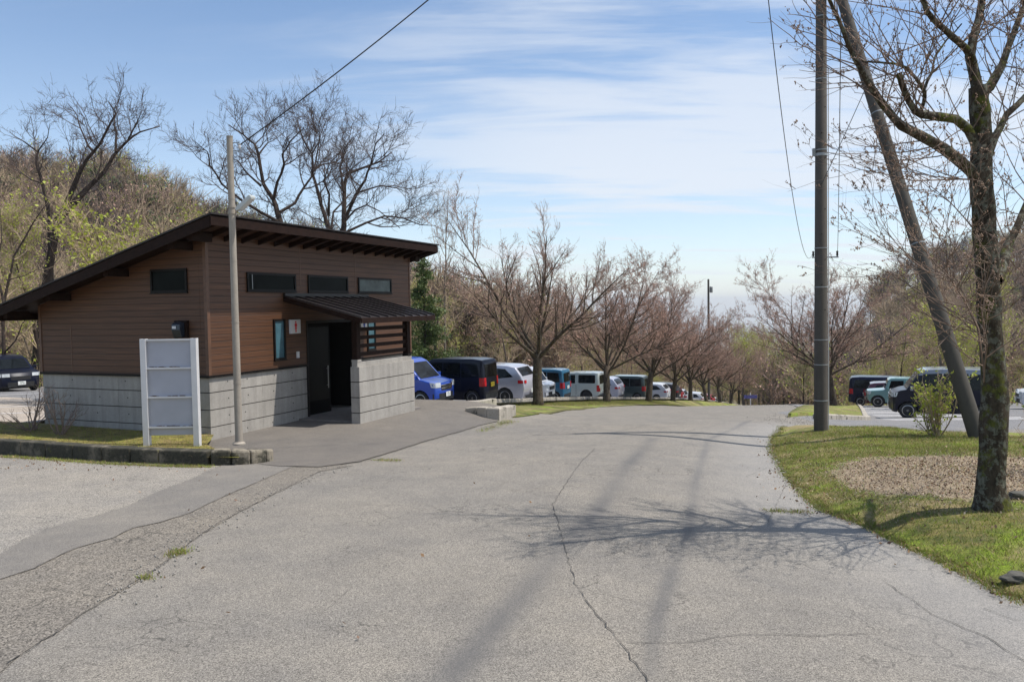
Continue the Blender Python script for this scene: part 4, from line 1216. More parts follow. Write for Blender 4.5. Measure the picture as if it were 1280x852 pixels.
traced_tree('bare_tree', 'big bare tree behind the brown roof, one long low limb reaching right', [
    ([(428.5, 293), (430, 270), (430, 233), (435, 217), (451, 211), (472, 203), (490, 190)], .19, .03, 1.5),
    ([(431, 275), (446, 243), (456, 225), (464, 206), (470, 180), (480, 168)], .12, .02, -1.5),
    ([(431, 291), (459, 278), (480, 270), (501.5, 272), (525, 281), (545, 282)], .10, .02, 1.5),
    ([(433, 275), (444, 262), (458, 256), (475, 264), (500, 285)], .07, .02, -2),
    ([(450, 240), (475, 232), (495, 235), (512, 242)], .07, .015, 1), ([(430, 240), (425, 210), (432, 190), (428, 170)], .08, .02, 1)], YB - 1, 103, (432, 430), OAK, M_barkdark, M_twigdark)
traced_tree('bare_tree', 'tall bare tree on the left with two long limbs leaning right against the sky', [
    ([(72, 275), (95, 250), (110, 235), (130, 215), (142, 195), (160, 175), (175, 165), (200, 158)], .34, .04, 2),
    ([(80, 262), (92, 232), (100, 215), (108, 200), (125, 180), (135, 160), (145, 142), (136, 128)], .26, .04, -2),
    ([(118, 190), (110, 182), (100, 160), (97, 145), (85, 130)], .13, .03, 2), ([(145, 190), (145, 165), (142, 150), (150, 135)], .13, .03, 2),
    ([(120, 225), (126, 205), (126, 185)], .1, .04, 1), ([(160, 175), (172, 150), (176, 140)], .09, .03, -1)], 46, 104, (42, 430),
    dict(OAK, n=[1.1, 1.35, 1.5], len=[3.4, 1.9, 1.0], tw=3.0, twl=.6), M_barkdark, M_twigdark, twig_r=.009)
traced_tree('bare_tree', 'thin forked bare tree left of the tree with two long leaning limbs', [
    ([(62, 270), (54, 232), (45, 205), (47, 190), (32, 178), (18, 170)], .2, .03, 1), ([(54, 230), (40, 225), (25, 215)], .08, .03, 1), ([(47, 190), (60, 172), (62, 155)], .08, .02, -1)], 47, 105, (66, 430),
    dict(OAK, n=[1.1, 1.3, 1.5], len=[2.8, 1.6, .9], tw=3.0, twl=.6), M_barkdark, M_twigdark, twig_r=.009)
traced_tree('bare_tree', 'bare tree at the far left edge leaning over the parked black car', [
    ([(5, 445), (3, 400), (8, 360), (18, 320), (40, 280), (62, 250)], .16, .03, 1), ([(5, 380), (-5, 340), (2, 300), (0, 260)], .1, .02, 1), ([(6, 440), (20, 425), (28, 405), (45, 385)], .07, .02, -1), ([(8, 350), (30, 345), (50, 335)], .06, .02, 1)], 39, 106, (6, 458),
    dict(OAK, n=[1.1, 1.4, 1.6], len=[2.0, 1.2, .7], tw=4), M_barkdark, M_twiggrey, twig_r=.006)
traced_tree('bare_tree', 'tall slender bare tree just right of the roof end', [
    ([(556, 400), (556, 350), (557, 300), (560, 262), (561, 236)], .12, .015, 0), ([(557, 350), (548, 320), (540, 290), (538, 262)], .05, .01, 1), ([(557, 330), (570, 300), (577, 270)], .05, .01, -1), ([(558, 310), (550, 280), (548, 250)], .04, .01, -1)], 58, 107, (556, 440),
    dict(OAK, n=[1.3, 1.5, 1.6], len=[1.8, 1.1, .6], trop=[.18, .15, .1], ang=[35, 38, 40], wig=[.1, .12, .15], tw=4), M_barkgrey, M_twiggrey, twig_r=.007)
traced_tree('bare_tree', 'dark trunked bare tree between the porch and the black kei van', [
    ([(544, 432), (545, 415), (548, 396), (552, 375), (560, 350)], .13, .03, 1), ([(545, 420), (560, 405), (575, 392), (590, 375)], .05, .015, 1), ([(545, 418), (530, 400), (522, 380)], .05, .015, -1)], 42, 108, (544, 446),
    dict(OAK, n=[1.5, 1.7, 1.8], len=[1.8, 1.1, .6], tw=4), M_barkdark, M_twiggrey)

# the near tree -----------------------------------------------------------
YN = 7.5
tb = gverge(1240, 636); YN = tb[1]
def ln(px, r0, r1, dy=0): return (px, r0, r1, dy)
near_lines = [
    ln([(1240, 640), (1238.5, 612), (1241, 560), (1244, 500), (1240, 440), (1236, 380), (1233, 320), (1229, 260), (1226, 215), (1227, 180)], .136, .088),
    ln([(1227, 182), (1226, 150), (1224, 125), (1222, 108)], .092, .08),
    ln([(1222, 112), (1213, 70), (1218, 45), (1225, 18), (1230, -15), (1226, -60), (1235, -120), (1230, -190)], .052, .014, .5),
    ln([(1216, 78), (1208, 61), (1190, 45), (1171, 29), (1158, 13), (1150, -10), (1135, -40), (1122, -80), (1100, -130)], .040, .012, -.8),
    ln([(1224, 118), (1237, 108), (1253, 82), (1261, 56), (1275, 21), (1284, -5), (1300, -60), (1310, -130)], .055, .015, .8),
    ln([(1221, 222), (1208, 208), (1179, 186), (1152, 170), (1126, 157), (1110, 138), (1094, 117), (1083, 101), (1072, 80), (1060, 55), (1048, 25), (1036, -5), (1020, -50)], .060, .010, -.9),
    ln([(1222, 190), (1211, 162), (1195, 149), (1174, 146), (1152, 143), (1144, 138), (1131, 117), (1124, 92)], .050, .028, -.4),
    ln([(1150, 141), (1155, 128), (1155, 114), (1145, 98), (1134, 85), (1120, 80), (1098, 78), (1078, 77)], .022, .008, -.5),
    ln([(1155, 112), (1165, 90), (1170, 70), (1184, 50), (1202, 30)], .016, .006, .3),
    ln([(1232, 205), (1243, 172), (1259, 143), (1284, 118), (1310, 90), (1345, 60)], .045, .018, .6),
    ln([(1247, 350), (1253, 333), (1257, 314), (1269, 288), (1284, 252), (1300, 210), (1330, 150)], .058, .028, .8),
    ln([(1226, 225), (1200, 224), (1175, 225), (1140, 226), (1108, 218), (1075, 212), (1055, 206)], .010, .003, -.6),
    ln([(1215, 284), (1205, 272), (1185, 250), (1170, 238), (1150, 222)], .008, .003, -.5),
    ln([(1229, 345), (1200, 355), (1165, 345), (1140, 325), (1118, 308), (1096, 295)], .008, .003, -.9),
    ln([(1231, 470), (1222, 410), (1205, 375), (1190, 350), (1170, 330), (1150, 305), (1135, 290)], .012, .003, -1.2),
    ln([(1230, 480), (1234, 430), (1226, 380), (1240, 320)], .010, .004, -.9),
]
NR = dict(n=[12.0, 3.8], t0=[.12, .2], ang=[50, 40], len=[1.08, .5], r=[.0065, .0035], seg=[7, 5],
          wig=[.10, .12], trop=[.05, .04], tw=3.6, twl=.08, twup=.2, twd=.8, twlev=1, thick=.014, minz=-.5)
rngN = random.Random(77)
LN = traced(near_lines, YN, rngN, .9, thin=.92)
LN = [([tuple(np.array(p) - tb) for p in pts], [r_ * (1 + rngN.uniform(-.06, .06)) for r_ in r], (9 if i < 2 else 0)) for i, (pts, r, k_) in enumerate(LN)]
# flare at the foot
pts, r, _ = LN[0]
pts = [(pts[0][0], 0, -.15)] + pts; r = [.215, .172, .145] + r[2:]
LN[0] = (pts, r[:len(pts)], 9)
# limbs out of the picture above and to the right complete the crown whose shadow falls on the road
for (u, v, r0, el, az) in [(1228, -110, .05, 60, 120), (1230, -160, .045, 65, 200), (1150, -10, .03, 50, 160), (1300, -60, .045, 55, 20), (1284, 120, .05, 45, -30), (1330, 150, .03, 60, 40), (1225, -30, .03, 50, 260)]:
    s = at(u, v, YN) - tb; e = R_(el); a = R_(az)
    p, rr = polyl(rngN, tuple(s), (math.cos(a) * math.cos(e), math.sin(a) * math.cos(e), math.sin(e)), 1.7, r0 * .7, .006, 8, .1, .03)
    LN.append((p, rr, 0))
near = tree_object('roadside_tree', 'large tree in the right foreground with mossy lichen-covered trunk and budding bare branches', 'tree', None, LN, NR, 78, M_barknear, M_twignear,
                   root=tuple(tb), twig_r=.0028, bud=M_budo, buds=15000, budsize=.0095, budico=True)

# ---------------------------------------------------------------- forest
def forest_limbs(rng, H, spread, r0, nl):
    tr, rr = polyl(rng, (0, 0, -.3), (rng.uniform(-.08, .08), rng.uniform(-.08, .08), 1), H * .93, r0, .015, 12, .05, .03)
    L = [(tr, rr, 9)]
    for i in range(nl):
        t = rng.uniform(.22, .95); k = int(t * 12); p = tr[min(k, 12)]
        a = rng.uniform(0, 2 * PI); el = R_(rng.uniform(25, 65))
        ln_ = spread * (1.15 - .6 * t) * rng.uniform(.7, 1.2)
        d = (math.cos(a) * math.cos(el), math.sin(a) * math.cos(el), math.sin(el))
        pp, r = polyl(rng, p, d, ln_, r0 * .45 * (1 - .6 * t), .01, 6, .12, .04)
        L.append((pp, r, 0))
    return L
FP = dict(n=[7, 4], t0=[.2, .15], ang=[42, 45], len=[.45, .4], rel=True, r=[.025, .012], seg=[4, 3], wig=[.14, .15], trop=[.08, .06], tw=3.6, twl=.55, twup=.35, twlev=0, thick=.05, minz=-.2, tw2=.9)
def ftree(name, label, seed, H, spread, nl, bark, twig, leaf=None, leaves=0, ls=.15, bud=None, buds=0, cat='tree'):
    rng = random.Random(seed)
    return tree_object(name, label, cat, 'trees along the edge of the woods', forest_limbs(rng, H, spread, .13, nl), FP, seed, bark, twig, leaf=leaf, leaves=leaves, leafsize=ls, bud=bud, buds=buds, budsize=.10, twig_r=.009)
def conifer(seed, H, label, w=.2):
    rng = random.Random(seed); npr = np.random.default_rng(seed)
    e = empty('conifer', (0, 0, 0), 0, label, 'tree', 'trees along the edge of the woods')
    mb_from_thick('trunk', [([(0, 0, -.3), (0.03, 0, H * .5), (0, 0, H)], [.14, .08, .02])], M_barkdark, e)
    A = []; B = []; P = []
    n = 90
    for i in range(n):
        z = H * (.15 + .83 * i / n); L = w * H * (1.05 - z / H) * rng.uniform(.6, 1.15) + .15; a = rng.uniform(0, 2 * PI)
        a_ = (0, 0, z); b_ = (math.cos(a) * L, math.sin(a) * L, z - L * rng.uniform(-.1, .25)); A.append(a_); B.append(b_)
        m = int(110 * L) + 20
        f = npr.random((m, 1)) ** .7; pt_ = np.array(a_) * (1 - f) + np.array(b_) * f + npr.normal(size=(m, 3)) * np.array([.17, .17, .10]) * (.4 + .6 * L)
        P.append(pt_)
    A = np.array(A); B = np.array(B); V, Fk = segs_geo(A, B, np.full(n, .02), np.full(n, .006)); np_mesh('crown', V, [Fk], [M_twigdark], parent=e)
    V, Fk = leaf_quads(np.concatenate(P), .20, npr, asp=.35); np_mesh('needles', V, [Fk], [M_needle], parent=e)
    return e
T_src = [ftree('woodland_tree', None, 201, 11, 3.2, 26, M_barkgrey, M_twiggrey),
         ftree('woodland_tree', None, 202, 9.5, 3.4, 24, M_barkdark, M_twiggrey, leaf=M_leafy, leaves=3600, ls=.11),
         ftree('woodland_tree', None, 203, 10.5, 3.0, 26, M_barkgrey, M_twigcherry, bud=M_bud, buds=2500),
         ftree('woodland_tree', None, 204, 7.0, 3.0, 22, M_barkdark, M_twiggrey, leaf=M_leafg, leaves=2600, ls=.12),
         ftree('woodland_tree', None, 205, 6.0, 3.0, 22, M_barkgrey, M_twiggrey, leaf=M_leafy, leaves=3400, ls=.11),
         conifer(206, 9.0, None, .27)]
kinds = ['tall grey bare tree in the woods', 'bare tree with a thin veil of yellow green leaves in the woods', 'reddish brown budding tree in the woods',
         'low green leafing tree at the edge of the woods', 'small bright yellow green tree at the edge of the woods', 'dark evergreen conifer in the woods']
rngF = random.Random(4242)
placed = []
used = set()
def place_tree(k, x, y, s, rz=None, label=None, dz=0.0, grp=None):
    o = T_src[k] if k not in used else copy_tree(T_src[k]); used.add(k)
    o.location = (x, y, gz(x, y) + dz); o.rotation_euler = (0, 0, rngF.uniform(0, 6.28) if rz is None else rz); o.scale = (s, s, s * rngF.uniform(.92, 1.08))
    o['label'] = label or kinds[k]
    o['group'] = grp or ('woodland trees: ' + kinds[k])
    placed.append((x, y))
    return o
# specific ones
def put(k, u, y, s, label, rz=0.0):
    p = at(u, 440, y); place_tree(k, p[0], y, s, rz, label, grp=('trees along the edge of the woods' if label else None))
put(5, 531, 36, .70, 'green conifer beside the right end of the brown building')
for u_, y_, k_, s_ in ((912, 135, 0, 1.55), (924, 128, 1, 1.5), (936, 140, 2, 1.6), (949, 130, 1, 1.45), (961, 138, 0, 1.5), (974, 128, 1, 1.4), (990, 118, 2, 1.3), (1003, 122, 1, 1.3), (930, 120, 4, 1.75), (955, 122, 4, 1.7), (980, 116, 3, 1.6)): put(k_, u_, y_, s_, None, u_)
put(5, 478, 44, .92, 'green conifer whose top shows just above the brown roof')
put(4, 150, 30, 1.28, 'bright yellow green tree rising behind the low end of the roof', 2.2)
put(4, 205, 31, 1.12, 'second bright yellow green tree behind the sloping roof', 4.0)
put(3, 1003, 70, .8, 'dark green leafing tree just left of the tall utility pole', 1.0)
put(4, 1182, 40, .9, 'yellow green leafing tree between the leaning pole and the mossy trunk', 1.0)
put(1, 1215, 52, .9, 'thin yellow leafed tree behind the mossy trunk', 1.0)
# belts of trees: (t range, s range) left woods, and right woods
def ok(x, y, d):
    return all((x - a) ** 2 + (y - b) ** 2 > d * d for a, b in placed)
n = 0; tries = 0
while n < 74 and tries < 4000:
    tries += 1
    t = rngF.uniform(14, 120); s = rngF.uniform(13, 34)
    x, y = loc(t, s)
    if y < 42 and x > -12: continue
    if x < -15 and y < 44 + (x + 15) * .2: continue
    if not ok(x, y, 3.0): continue
    k = rngF.choice([0, 0, 0, 1, 1, 1, 1, 2, 3, 4, 4]); 
    sc_ = rngF.uniform(.75, 1.0)
    if k == 3 or k == 4: sc_ = rngF.uniform(.55, .85)
    place_tree(k, x, y, sc_); n += 1
n = 0; tries = 0
while n < 14 and tries < 2000:      # left of the building, past the yard
    tries += 1
    x = rngF.uniform(-46, -16); y = rngF.uniform(42, 62)
    if not ok(x, y, 3.2): continue
    k = rngF.choice([0, 0, 1, 2, 3]); place_tree(k, x, y, rngF.uniform(.6, .9) * (.75 if k == 3 else 1)); n += 1
n = 0; tries = 0
while n < 64 and tries < 4000:      # right woods
    tries += 1
    x = rngF.uniform(14, 78); y = rngF.uniform(58, 120)
    q_ = (x - C0[0]) * .9244 - (y - C0[1]) * .3815
    if not ((y > 63 and q_ > 10.8) or q_ > 20): continue
    if not ok(x, y, 3.0): continue
    k = rngF.choice([0, 1, 1, 2, 2, 3, 4]); place_tree(k, x, y, rngF.uniform(.55, .80) * (.8 if k > 2 else 1)); n += 1
n = 0; tries = 0
while n < 10 and tries < 2000:
    tries += 1
    x = rngF.uniform(28, 50); y = rngF.uniform(36, 56)
    if x < y * .62 + 4 or not ok(x, y, 3.4): continue
    k = rngF.choice([0, 1, 3, 4]); place_tree(k, x, y, rngF.uniform(.5, .75)); n += 1

# hills: real slopes, whose skyline follows the photograph's hills
def hill(name, ridge, r0, r1, r2, seed, treeh, base_drop=.5):
    "ridge: (pixel column, pixel row of the skyline) pairs; slope rises between distances r0 and r1, falls to r2"
    us = np.arange(ridge[0][0], ridge[-1][0] + 1, 14.0); vs = np.interp(us, [a for a, b in ridge], [b for a, b in ridge])
    rs = np.linspace(r0, r2, 46); V = []
    npr = np.random.default_rng(seed)
    ends = np.clip(np.minimum(us - us[0], us[-1] - us) / 160.0, 0, 1); ends = ends * ends * (3 - 2 * ends)
    for r in rs:
        for u, v, e_ in zip(us, vs, ends):
            d = ray(u, v); xx = d[0] / d[1] * r; zt = 1.6 + (at(u, v, r1)[2] - 1.6) - treeh
            zg = gz(xx, r)
            w = float(sst(r0, r1, r)) if r < r1 else float(1 - sst(r1, r2 * 1.1, r))
            z = zg - base_drop + (zt - zg) * w * e_
            z += (1.2 * math.sin(xx * .06 + r * .04) + .8 * math.sin(xx * .13 - r * .09 + seed)) * w
            V.append((xx, r, z))
    nU = len(us); nR = len(rs); idx = np.arange(nU * nR).reshape(nR, nU)
    q = np.stack([idx[:-1, :-1], idx[:-1, 1:], idx[1:, 1:], idx[1:, :-1]], -1).reshape(-1, 4)
    V = np.array(V)
    o = np_mesh(name, V, [q], [M_ground], smooth=True); o['kind'] = 'structure'
    return V.reshape(nR, nU, 3)
HL = hill('hillside', [(-420, 180), (-200, 190), (0, 203), (60, 205), (105, 214), (150, 206), (175, 215), (205, 236), (240, 250), (285, 262), (340, 272), (430, 300), (560, 345), (700, 380)], 62, 165, 260, 1, 8.5)
HR = hill('hillside', [(960, 440), (1040, 400), (1090, 358), (1140, 322), (1175, 304), (1215, 296), (1280, 284), (1400, 250), (1700, 230)], 95, 230, 330, 2, 8.0)

# woodland masses on the slopes, merged in one object each
def mini(seed, H, w, ntw, nleaf, leafm, twm, bark):
    rng = random.Random(seed); npr = np.random.default_rng(seed)
    n = ntw
    z0 = H * npr.uniform(.12, .8, n); a = npr.uniform(0, 2 * PI, n); A = np.stack([np.zeros(n), np.zeros(n), z0], 1)
    L = w * npr.uniform(.6, 1.1, n); el = npr.uniform(.5, 1.25, n)
    B = A + np.stack([np.cos(a) * np.cos(el) * L, np.sin(a) * np.cos(el) * L, np.sin(el) * L * .85], 1)
    m = n * 9; ii = npr.integers(0, n, m); f = npr.uniform(.25, 1, m)[:, None]; s = A[ii] + (B[ii] - A[ii]) * f
    e = s + (B[ii] - A[ii]) * .25 + npr.normal(size=(m, 3)) * w * .17 + np.array([0, 0, w * .12])
    AA = np.concatenate([[[0, 0, -.5]], A, s]); BB = np.concatenate([[[0, 0, H * .95]], B, e])
    RA = np.concatenate([[.16], np.full(n, .045), np.full(m, .034)]); RB = np.concatenate([[.03], np.full(n, .022), np.full(m, .016)])
    V, Fk = segs_geo(AA, BB, RA, RB, 3); mi = np.full(len(Fk), 1); mi[:3] = 0
    parts = [(V, Fk, mi)]
    if nleaf:
        P = e[npr.integers(0, m, nleaf)] + npr.normal(size=(nleaf, 3)) * .25; Vl, Fl = leaf_quads(P, .34, npr); parts.append((Vl, Fl, np.full(len(Fl), 2)))
    V = np.concatenate([p[0] for p in parts]); off = 0; Fs = []
    for p in parts: Fs.append(p[1] + off); off += len(p[0])
    return V, np.concatenate(Fs), np.concatenate([p[2] for p in parts])
MINI = [(mini(1, 9, 4.2, 26, 0, None, None, None), (M_barkgrey, M_twiggrey, M_leafy)),
        (mini(2, 8, 4.4, 24, 90, None, None, None), (M_barkgrey, M_twigcherry, M_bud)),
        (mini(3, 8, 4.2, 22, 240, None, None, None), (M_barkdark, M_twiggrey, M_leafy)),
        (mini(4, 9, 4.0, 26, 60, None, None, None), (M_barkdark, M_twigdark, M_dead)),
        (mini(5, 8.5, 2.4, 30, 420, None, None, None), (M_barkdark, M_twigdark, M_needle))]
def mass(name, pts, weights, seed, label, s0=.7, s1=1.15):
    rng = np.random.default_rng(seed)
    kk = rng.choice(len(MINI), len(pts), p=weights)
    mats = []; 
    for _, ms in MINI:
        for mm in ms:
            if mm not in mats: mats.append(mm)
    Vs = []; Fs = []; Ms = []; off = 0
    for k in range(len(MINI)):
        P = np.array([p for p, q in zip(pts, kk) if q == k]).reshape(-1, 3)
        if not len(P): continue
        (V, F_, mi), ms = MINI[k]
        a = rng.uniform(0, 2 * PI, len(P)); s = rng.uniform(s0, s1, len(P))
        c, sn = np.cos(a)[:, None], np.sin(a)[:, None]
        X = (V[None, :, 0] * c - V[None, :, 1] * sn) * s[:, None]; Y = (V[None, :, 0] * sn + V[None, :, 1] * c) * s[:, None]; Z = V[None, :, 2] * s[:, None]
        W = np.stack([X, Y, Z], -1) + P[:, None, :]
        Vs.append(W.reshape(-1, 3)); Fs.append((F_[None] + (np.arange(len(P)) * len(V))[:, None, None]).reshape(-1, 4) + off); off += len(P) * len(V)
        lut = np.array([mats.index(mm) for mm in ms]); Ms.append(np.tile(lut[mi], len(P)))
    o = np_mesh(name, np.concatenate(Vs), [np.concatenate(Fs)], mats, [np.concatenate(Ms)])
    tag(o, label, 'woods', kind='stuff'); return o
def slope_pts(H, n, seed, lo=0.0, hi=1.0, ulo=0.0, uhi=1.0):
    rng = np.random.default_rng(seed); nR, nU, _ = H.shape
    a = rng.uniform(lo * (nR - 1), hi * (nR - 1.001), n); b = rng.uniform(ulo * (nU - 1), uhi * (nU - 1.001), n)
    i = a.astype(int); j = b.astype(int); fa = (a - i)[:, None]; fb = (b - j)[:, None]
    return (H[i, j] * (1 - fa) * (1 - fb) + H[i + 1, j] * fa * (1 - fb) + H[i, j + 1] * (1 - fa) * fb + H[i + 1, j + 1] * fa * fb)
for i_, (u_, v_, s_, l_) in enumerate([(137, 232, .55, 'dark conifer high on the left hillside, nearest the leaning bare tree'), (151, 240, .48, 'smaller dark conifer just right of the highest hillside conifer'), (196, 246, .35, 'small dark conifer in the middle of the left hillside skyline'), (230, 252, .55, 'pointed dark conifer on the hillside skyline left of the lamp pole'), (238, 256, .40, 'low dark conifer beside the pointed one on the hillside skyline'), (318, 280, .42, 'dark conifer on the hillside skyline just right of the lamp pole')]):
    y_ = 160.0; x_ = at(u_, v_, y_)[0]; d_ = np.hypot(HL[..., 0] - x_, HL[..., 1] - y_); z_ = HL.reshape(-1, 3)[d_.argmin(), 2]
    o_ = copy_tree(T_src[5]); o_.location = (x_, y_, max(z_, at(u_, v_ + 14, y_)[2] - 9 * s_ * .2) - .4); o_.scale = (s_ * 1.6, s_ * 1.6, s_ * 1.5); o_.rotation_euler = (0, 0, i_ * 1.1); o_['label'] = l_; o_['group'] = 'conifers on the left hillside'
mass('woods', list(slope_pts(HL, 1300, 5, .05, .58)), [.42, .15, .20, .13, .10], 6, 'bare brown woods with some green covering the hillside on the left')
mass('woods', list(slope_pts(HR, 800, 7, .03, .62)), [.36, .26, .16, .17, .05], 8, 'bare reddish brown woods covering the hillside on the right')
# woods on the falling ground beyond the belts
rng = np.random.default_rng(9)
pts = []
while len(pts) < 420:
    t = rng.uniform(30, 210); s = rng.uniform(22, 90); x, y = loc(t, s); pts.append((x, y, gz(x, y) - .3))
mass('woods', pts, [.36, .14, .34, .10, .06], 10, 'woods on the falling ground behind the cherry trees', .6, .95)
pts = []
while len(pts) < 260:
    x = rng.uniform(16, 120); y = rng.uniform(105, 230)
    if -14 < (x - C0[0]) * .9244 - (y - C0[1]) * .3815 < 11 and y < 150: continue
    pts.append((x, y, gz(x, y) - .3))
mass('woods', pts, [.36, .24, .2, .14, .06], 11, 'woods on the falling ground to the right of the road', .6, .9)
pts = []
while len(pts) < 130:
    x = rng.uniform(12, 95); y = rng.uniform(125, 260)
    if y < 150 and (x - C0[0]) * .9244 - (y - C0[1]) * .3815 < 11: continue
    pts.append((x, y, gz(x, y) - .5))
mass('woods', pts, [.3, .3, .25, .1, .05], 12, 'low woods below the road crest', .35, .6)

# undergrowth
def undergrowth(name, pts, hgt, size, per, seed, label):
    rng = np.random.default_rng(seed); P = np.repeat(np.array(pts), per, 0)
    o = rng.normal(size=P.shape) * np.array([.55, .55, 0]); h = np.abs(rng.normal(size=len(P))) * hgt * .5
    P = P + o; P[:, 2] += h
    V, Fk = leaf_quads(P, size, rng)
    mi = rng.choice(4, len(Fk), p=[.28, .38, .26, .08]); 
    # stems
    S = np.repeat(np.array(pts), 7, 0); S = S + rng.normal(size=S.shape) * np.array([.5, .5, 0]); E_ = S + rng.normal(size=S.shape) * np.array([.35, .35, .1]) + np.array([0, 0, 1]) * hgt * rng.uniform(.5, 1.3, len(S))[:, None]
    V2, F2 = segs_geo(S, E_, np.full(len(S), .014), np.full(len(S), .006))
    o = np_mesh(name, np.concatenate([V, V2]), [Fk, F2 + len(V)], [M_leafg, M_leafy, M_dead, M_needle, M_twiggrey], [mi, np.full(len(F2), 4)])
    return tag(o, label, 'undergrowth', kind='stuff')
rng = np.random.default_rng(21); pts = []
for i in range(900):
    t = rng.uniform(14, 120); s = rng.uniform(12.2, 26); x, y = loc(t, s)
    if y < 41 and x > -14: continue
    if x < -14 and y < 41: continue
    pts.append((x, y, gz(x, y)))
undergrowth('undergrowth', pts, 1.5, .16, 46, 22, 'tangled undergrowth at the foot of the woods behind the parked cars')
pts = []
for i in range(500):
    x = rng.uniform(-50, -14); y = rng.uniform(40, 56); pts.append((x, y, gz(x, y)))
for i in range(620):
    x = rng.uniform(12, 80); y = rng.uniform(42, 95)
    q_ = (x - C0[0]) * .9244 - (y - C0[1]) * .3815
    if not ((y > 62 and q_ > 10.2) or q_ > 18.5): continue
    pts.append((x, y, gz(x, y)))
for i in range(120):
    x = rng.uniform(28, 50); y = rng.uniform(118, 140); pts.append((x, y, gz(x, y) + 3.5))
undergrowth('undergrowth', pts, 1.3, .16, 42, 23, 'brown and green undergrowth along the outer edges of both car parks')

# shrubs ------------------------------------------------------------------
def shrub(name, root, H, spread, nst, seed, label, leaf=None, leaves=0, mat=None, P=None, twr=.003, ls=.04):
    rng = random.Random(seed); L = []
    for i in range(nst):
        a = rng.uniform(0, 2 * PI); el = R_(rng.uniform(48, 88)); d = (math.cos(a) * math.cos(el) * spread, math.sin(a) * math.cos(el) * spread, math.sin(el))
        p, r = polyl(rng, (rng.uniform(-.06, .06), rng.uniform(-.06, .06), -.05), d, H * rng.uniform(.6, 1.1), .012 if i else .02, .003, 7, .09, .02)
        L.append((p, r, 0))
    return tree_object(name, label, 'shrub', None, L, P or dict(n=[5, 3], t0=[.25, .2], ang=[38, 40], len=[.38, .4], rel=True, r=[.006, .003], seg=[4, 3], wig=[.12, .12], trop=[.05, .05], tw=9, twl=.09, twlev=0, thick=.008, minz=-.1),
                       seed, mat or M_twiggrey, mat or M_twiggrey, root=root, leaf=leaf, leaves=leaves, leafsize=ls, twig_r=twr)
r_ = gverge(1170, 545)
shrub('leafing_shrub', tuple(r_), .92, .75, 20, 301, 'small shrub with fresh green leaves at the edge of the right grass verge', leaf=M_leafy, leaves=900, ls=.05)
def bedz(x, y): return gz(x, y) + .13
p = gpt(61, 556); M_pinktwig = simple('greyish_pink_twig', (.22, .16, .13), .8)
SP = dict(n=[4, 3], t0=[.3, .2], ang=[35, 38], len=[.42, .4], rel=True, r=[.007, .004], seg=[4, 3], wig=[.14, .14], trop=[.02, .02], tw=3, twl=.12, twlev=0, thick=.006, minz=-.1)
shrub('bare_shrub', (p[0], p[1] + .35, bedz(p[0], p[1] + .35)), 1.0, 2.3, 9, 302, 'bare leafless shrub on the mossy bed against the concrete base', mat=M_pinktwig, P=SP, twr=.003)
p = gpt(20, 552)
shrub('bare_shrub', (p[0], p[1] + .5, bedz(p[0], p[1] + .5)), 1.0, 1.5, 12, 303, 'bare leafless shrub on the mossy bed at the left edge, beside the gravel yard', mat=M_pinktwig, P=SP, twr=.0025)
p = gpt(-40, 552)
shrub('bare_shrub', (p[0], p[1] + .3, bedz(p[0], p[1] + .3)), .9, 1.1, 12, 304, 'bare leafless shrub cut by the left edge of the picture', mat=M_pinktwig, P=SP, twr=.0025)
r_ = gverge(1279, 590)
shrub('leafing_shrub', (r_[0] + .15, r_[1], r_[2]), .7, .9, 10, 305, 'small dark leaved sprig right of the mossy trunk', leaf=M_leafg, leaves=90, ls=.05)

# grass blades, dead leaves, stones ------------------------------------------
def poly_sample(poly, n, rng):
    P = np.array(poly); lo = P.min(0); hi = P.max(0); out = []
    while sum(len(o) for o in out) < n:
        q = rng.uniform(lo, hi, (n * 2, 2)); ins = np.zeros(len(q), bool); j = len(P) - 1
        for i in range(len(P)):
            xi, yi = P[i]; xj, yj = P[j]
            c = ((yi > q[:, 1]) != (yj > q[:, 1])) & (q[:, 0] < (xj - xi) * (q[:, 1] - yi) / (yj - yi + 1e-12) + xi); ins ^= c; j = i
        out.append(q[ins])
    return np.concatenate(out)[:n]
def blades(name, q, z, h, w, seed, label, mats, probs, lean=.5):
    rng = np.random.default_rng(seed); n = len(q); a = rng.uniform(0, 2 * PI, n); hh = h * rng.uniform(.4, 1.4, n)
    b = np.stack([q[:, 0], q[:, 1], z], 1); d = np.stack([np.cos(a), np.sin(a), np.zeros(n)], 1) * w * .5
    tip = b + np.stack([rng.normal(size=n) * lean * hh, rng.normal(size=n) * lean * hh, hh], 1)
    V = np.stack([b - d, b + d, tip], 1).reshape(-1, 3)
    o = np_mesh(name, V, [np.arange(3 * n).reshape(-1, 3)], mats, [rng.choice(len(mats), n, p=probs)])
    return tag(o, label, 'grass', kind='stuff')
rng = np.random.default_rng(31)
nearv = [p for p in verge if p[1] < 16.5 and p[0] < 16] 
q = poly_sample(gp([(1040, 541), (968, 552), (970, 570), (990, 600), (1015, 622), (1035, 640), (1080, 657), (1135, 683), (1205, 715), (1300, 765), (1420, 820), (1560, 700), (1420, 600), (1300, 560), (1180, 549)]), 130000, rng)
mm = np.array(mul); ins = np.zeros(len(q), bool); j = len(mm) - 1
for i in range(len(mm)):
    xi, yi = mm[i]; xj, yj = mm[j]; c = ((yi > q[:, 1]) != (yj > q[:, 1])) & (q[:, 0] < (xj - xi) * (q[:, 1] - yi) / (yj - yi + 1e-12) + xi); ins ^= c; j = i
q = q[~ins | (rng.random(len(q)) < .10)]
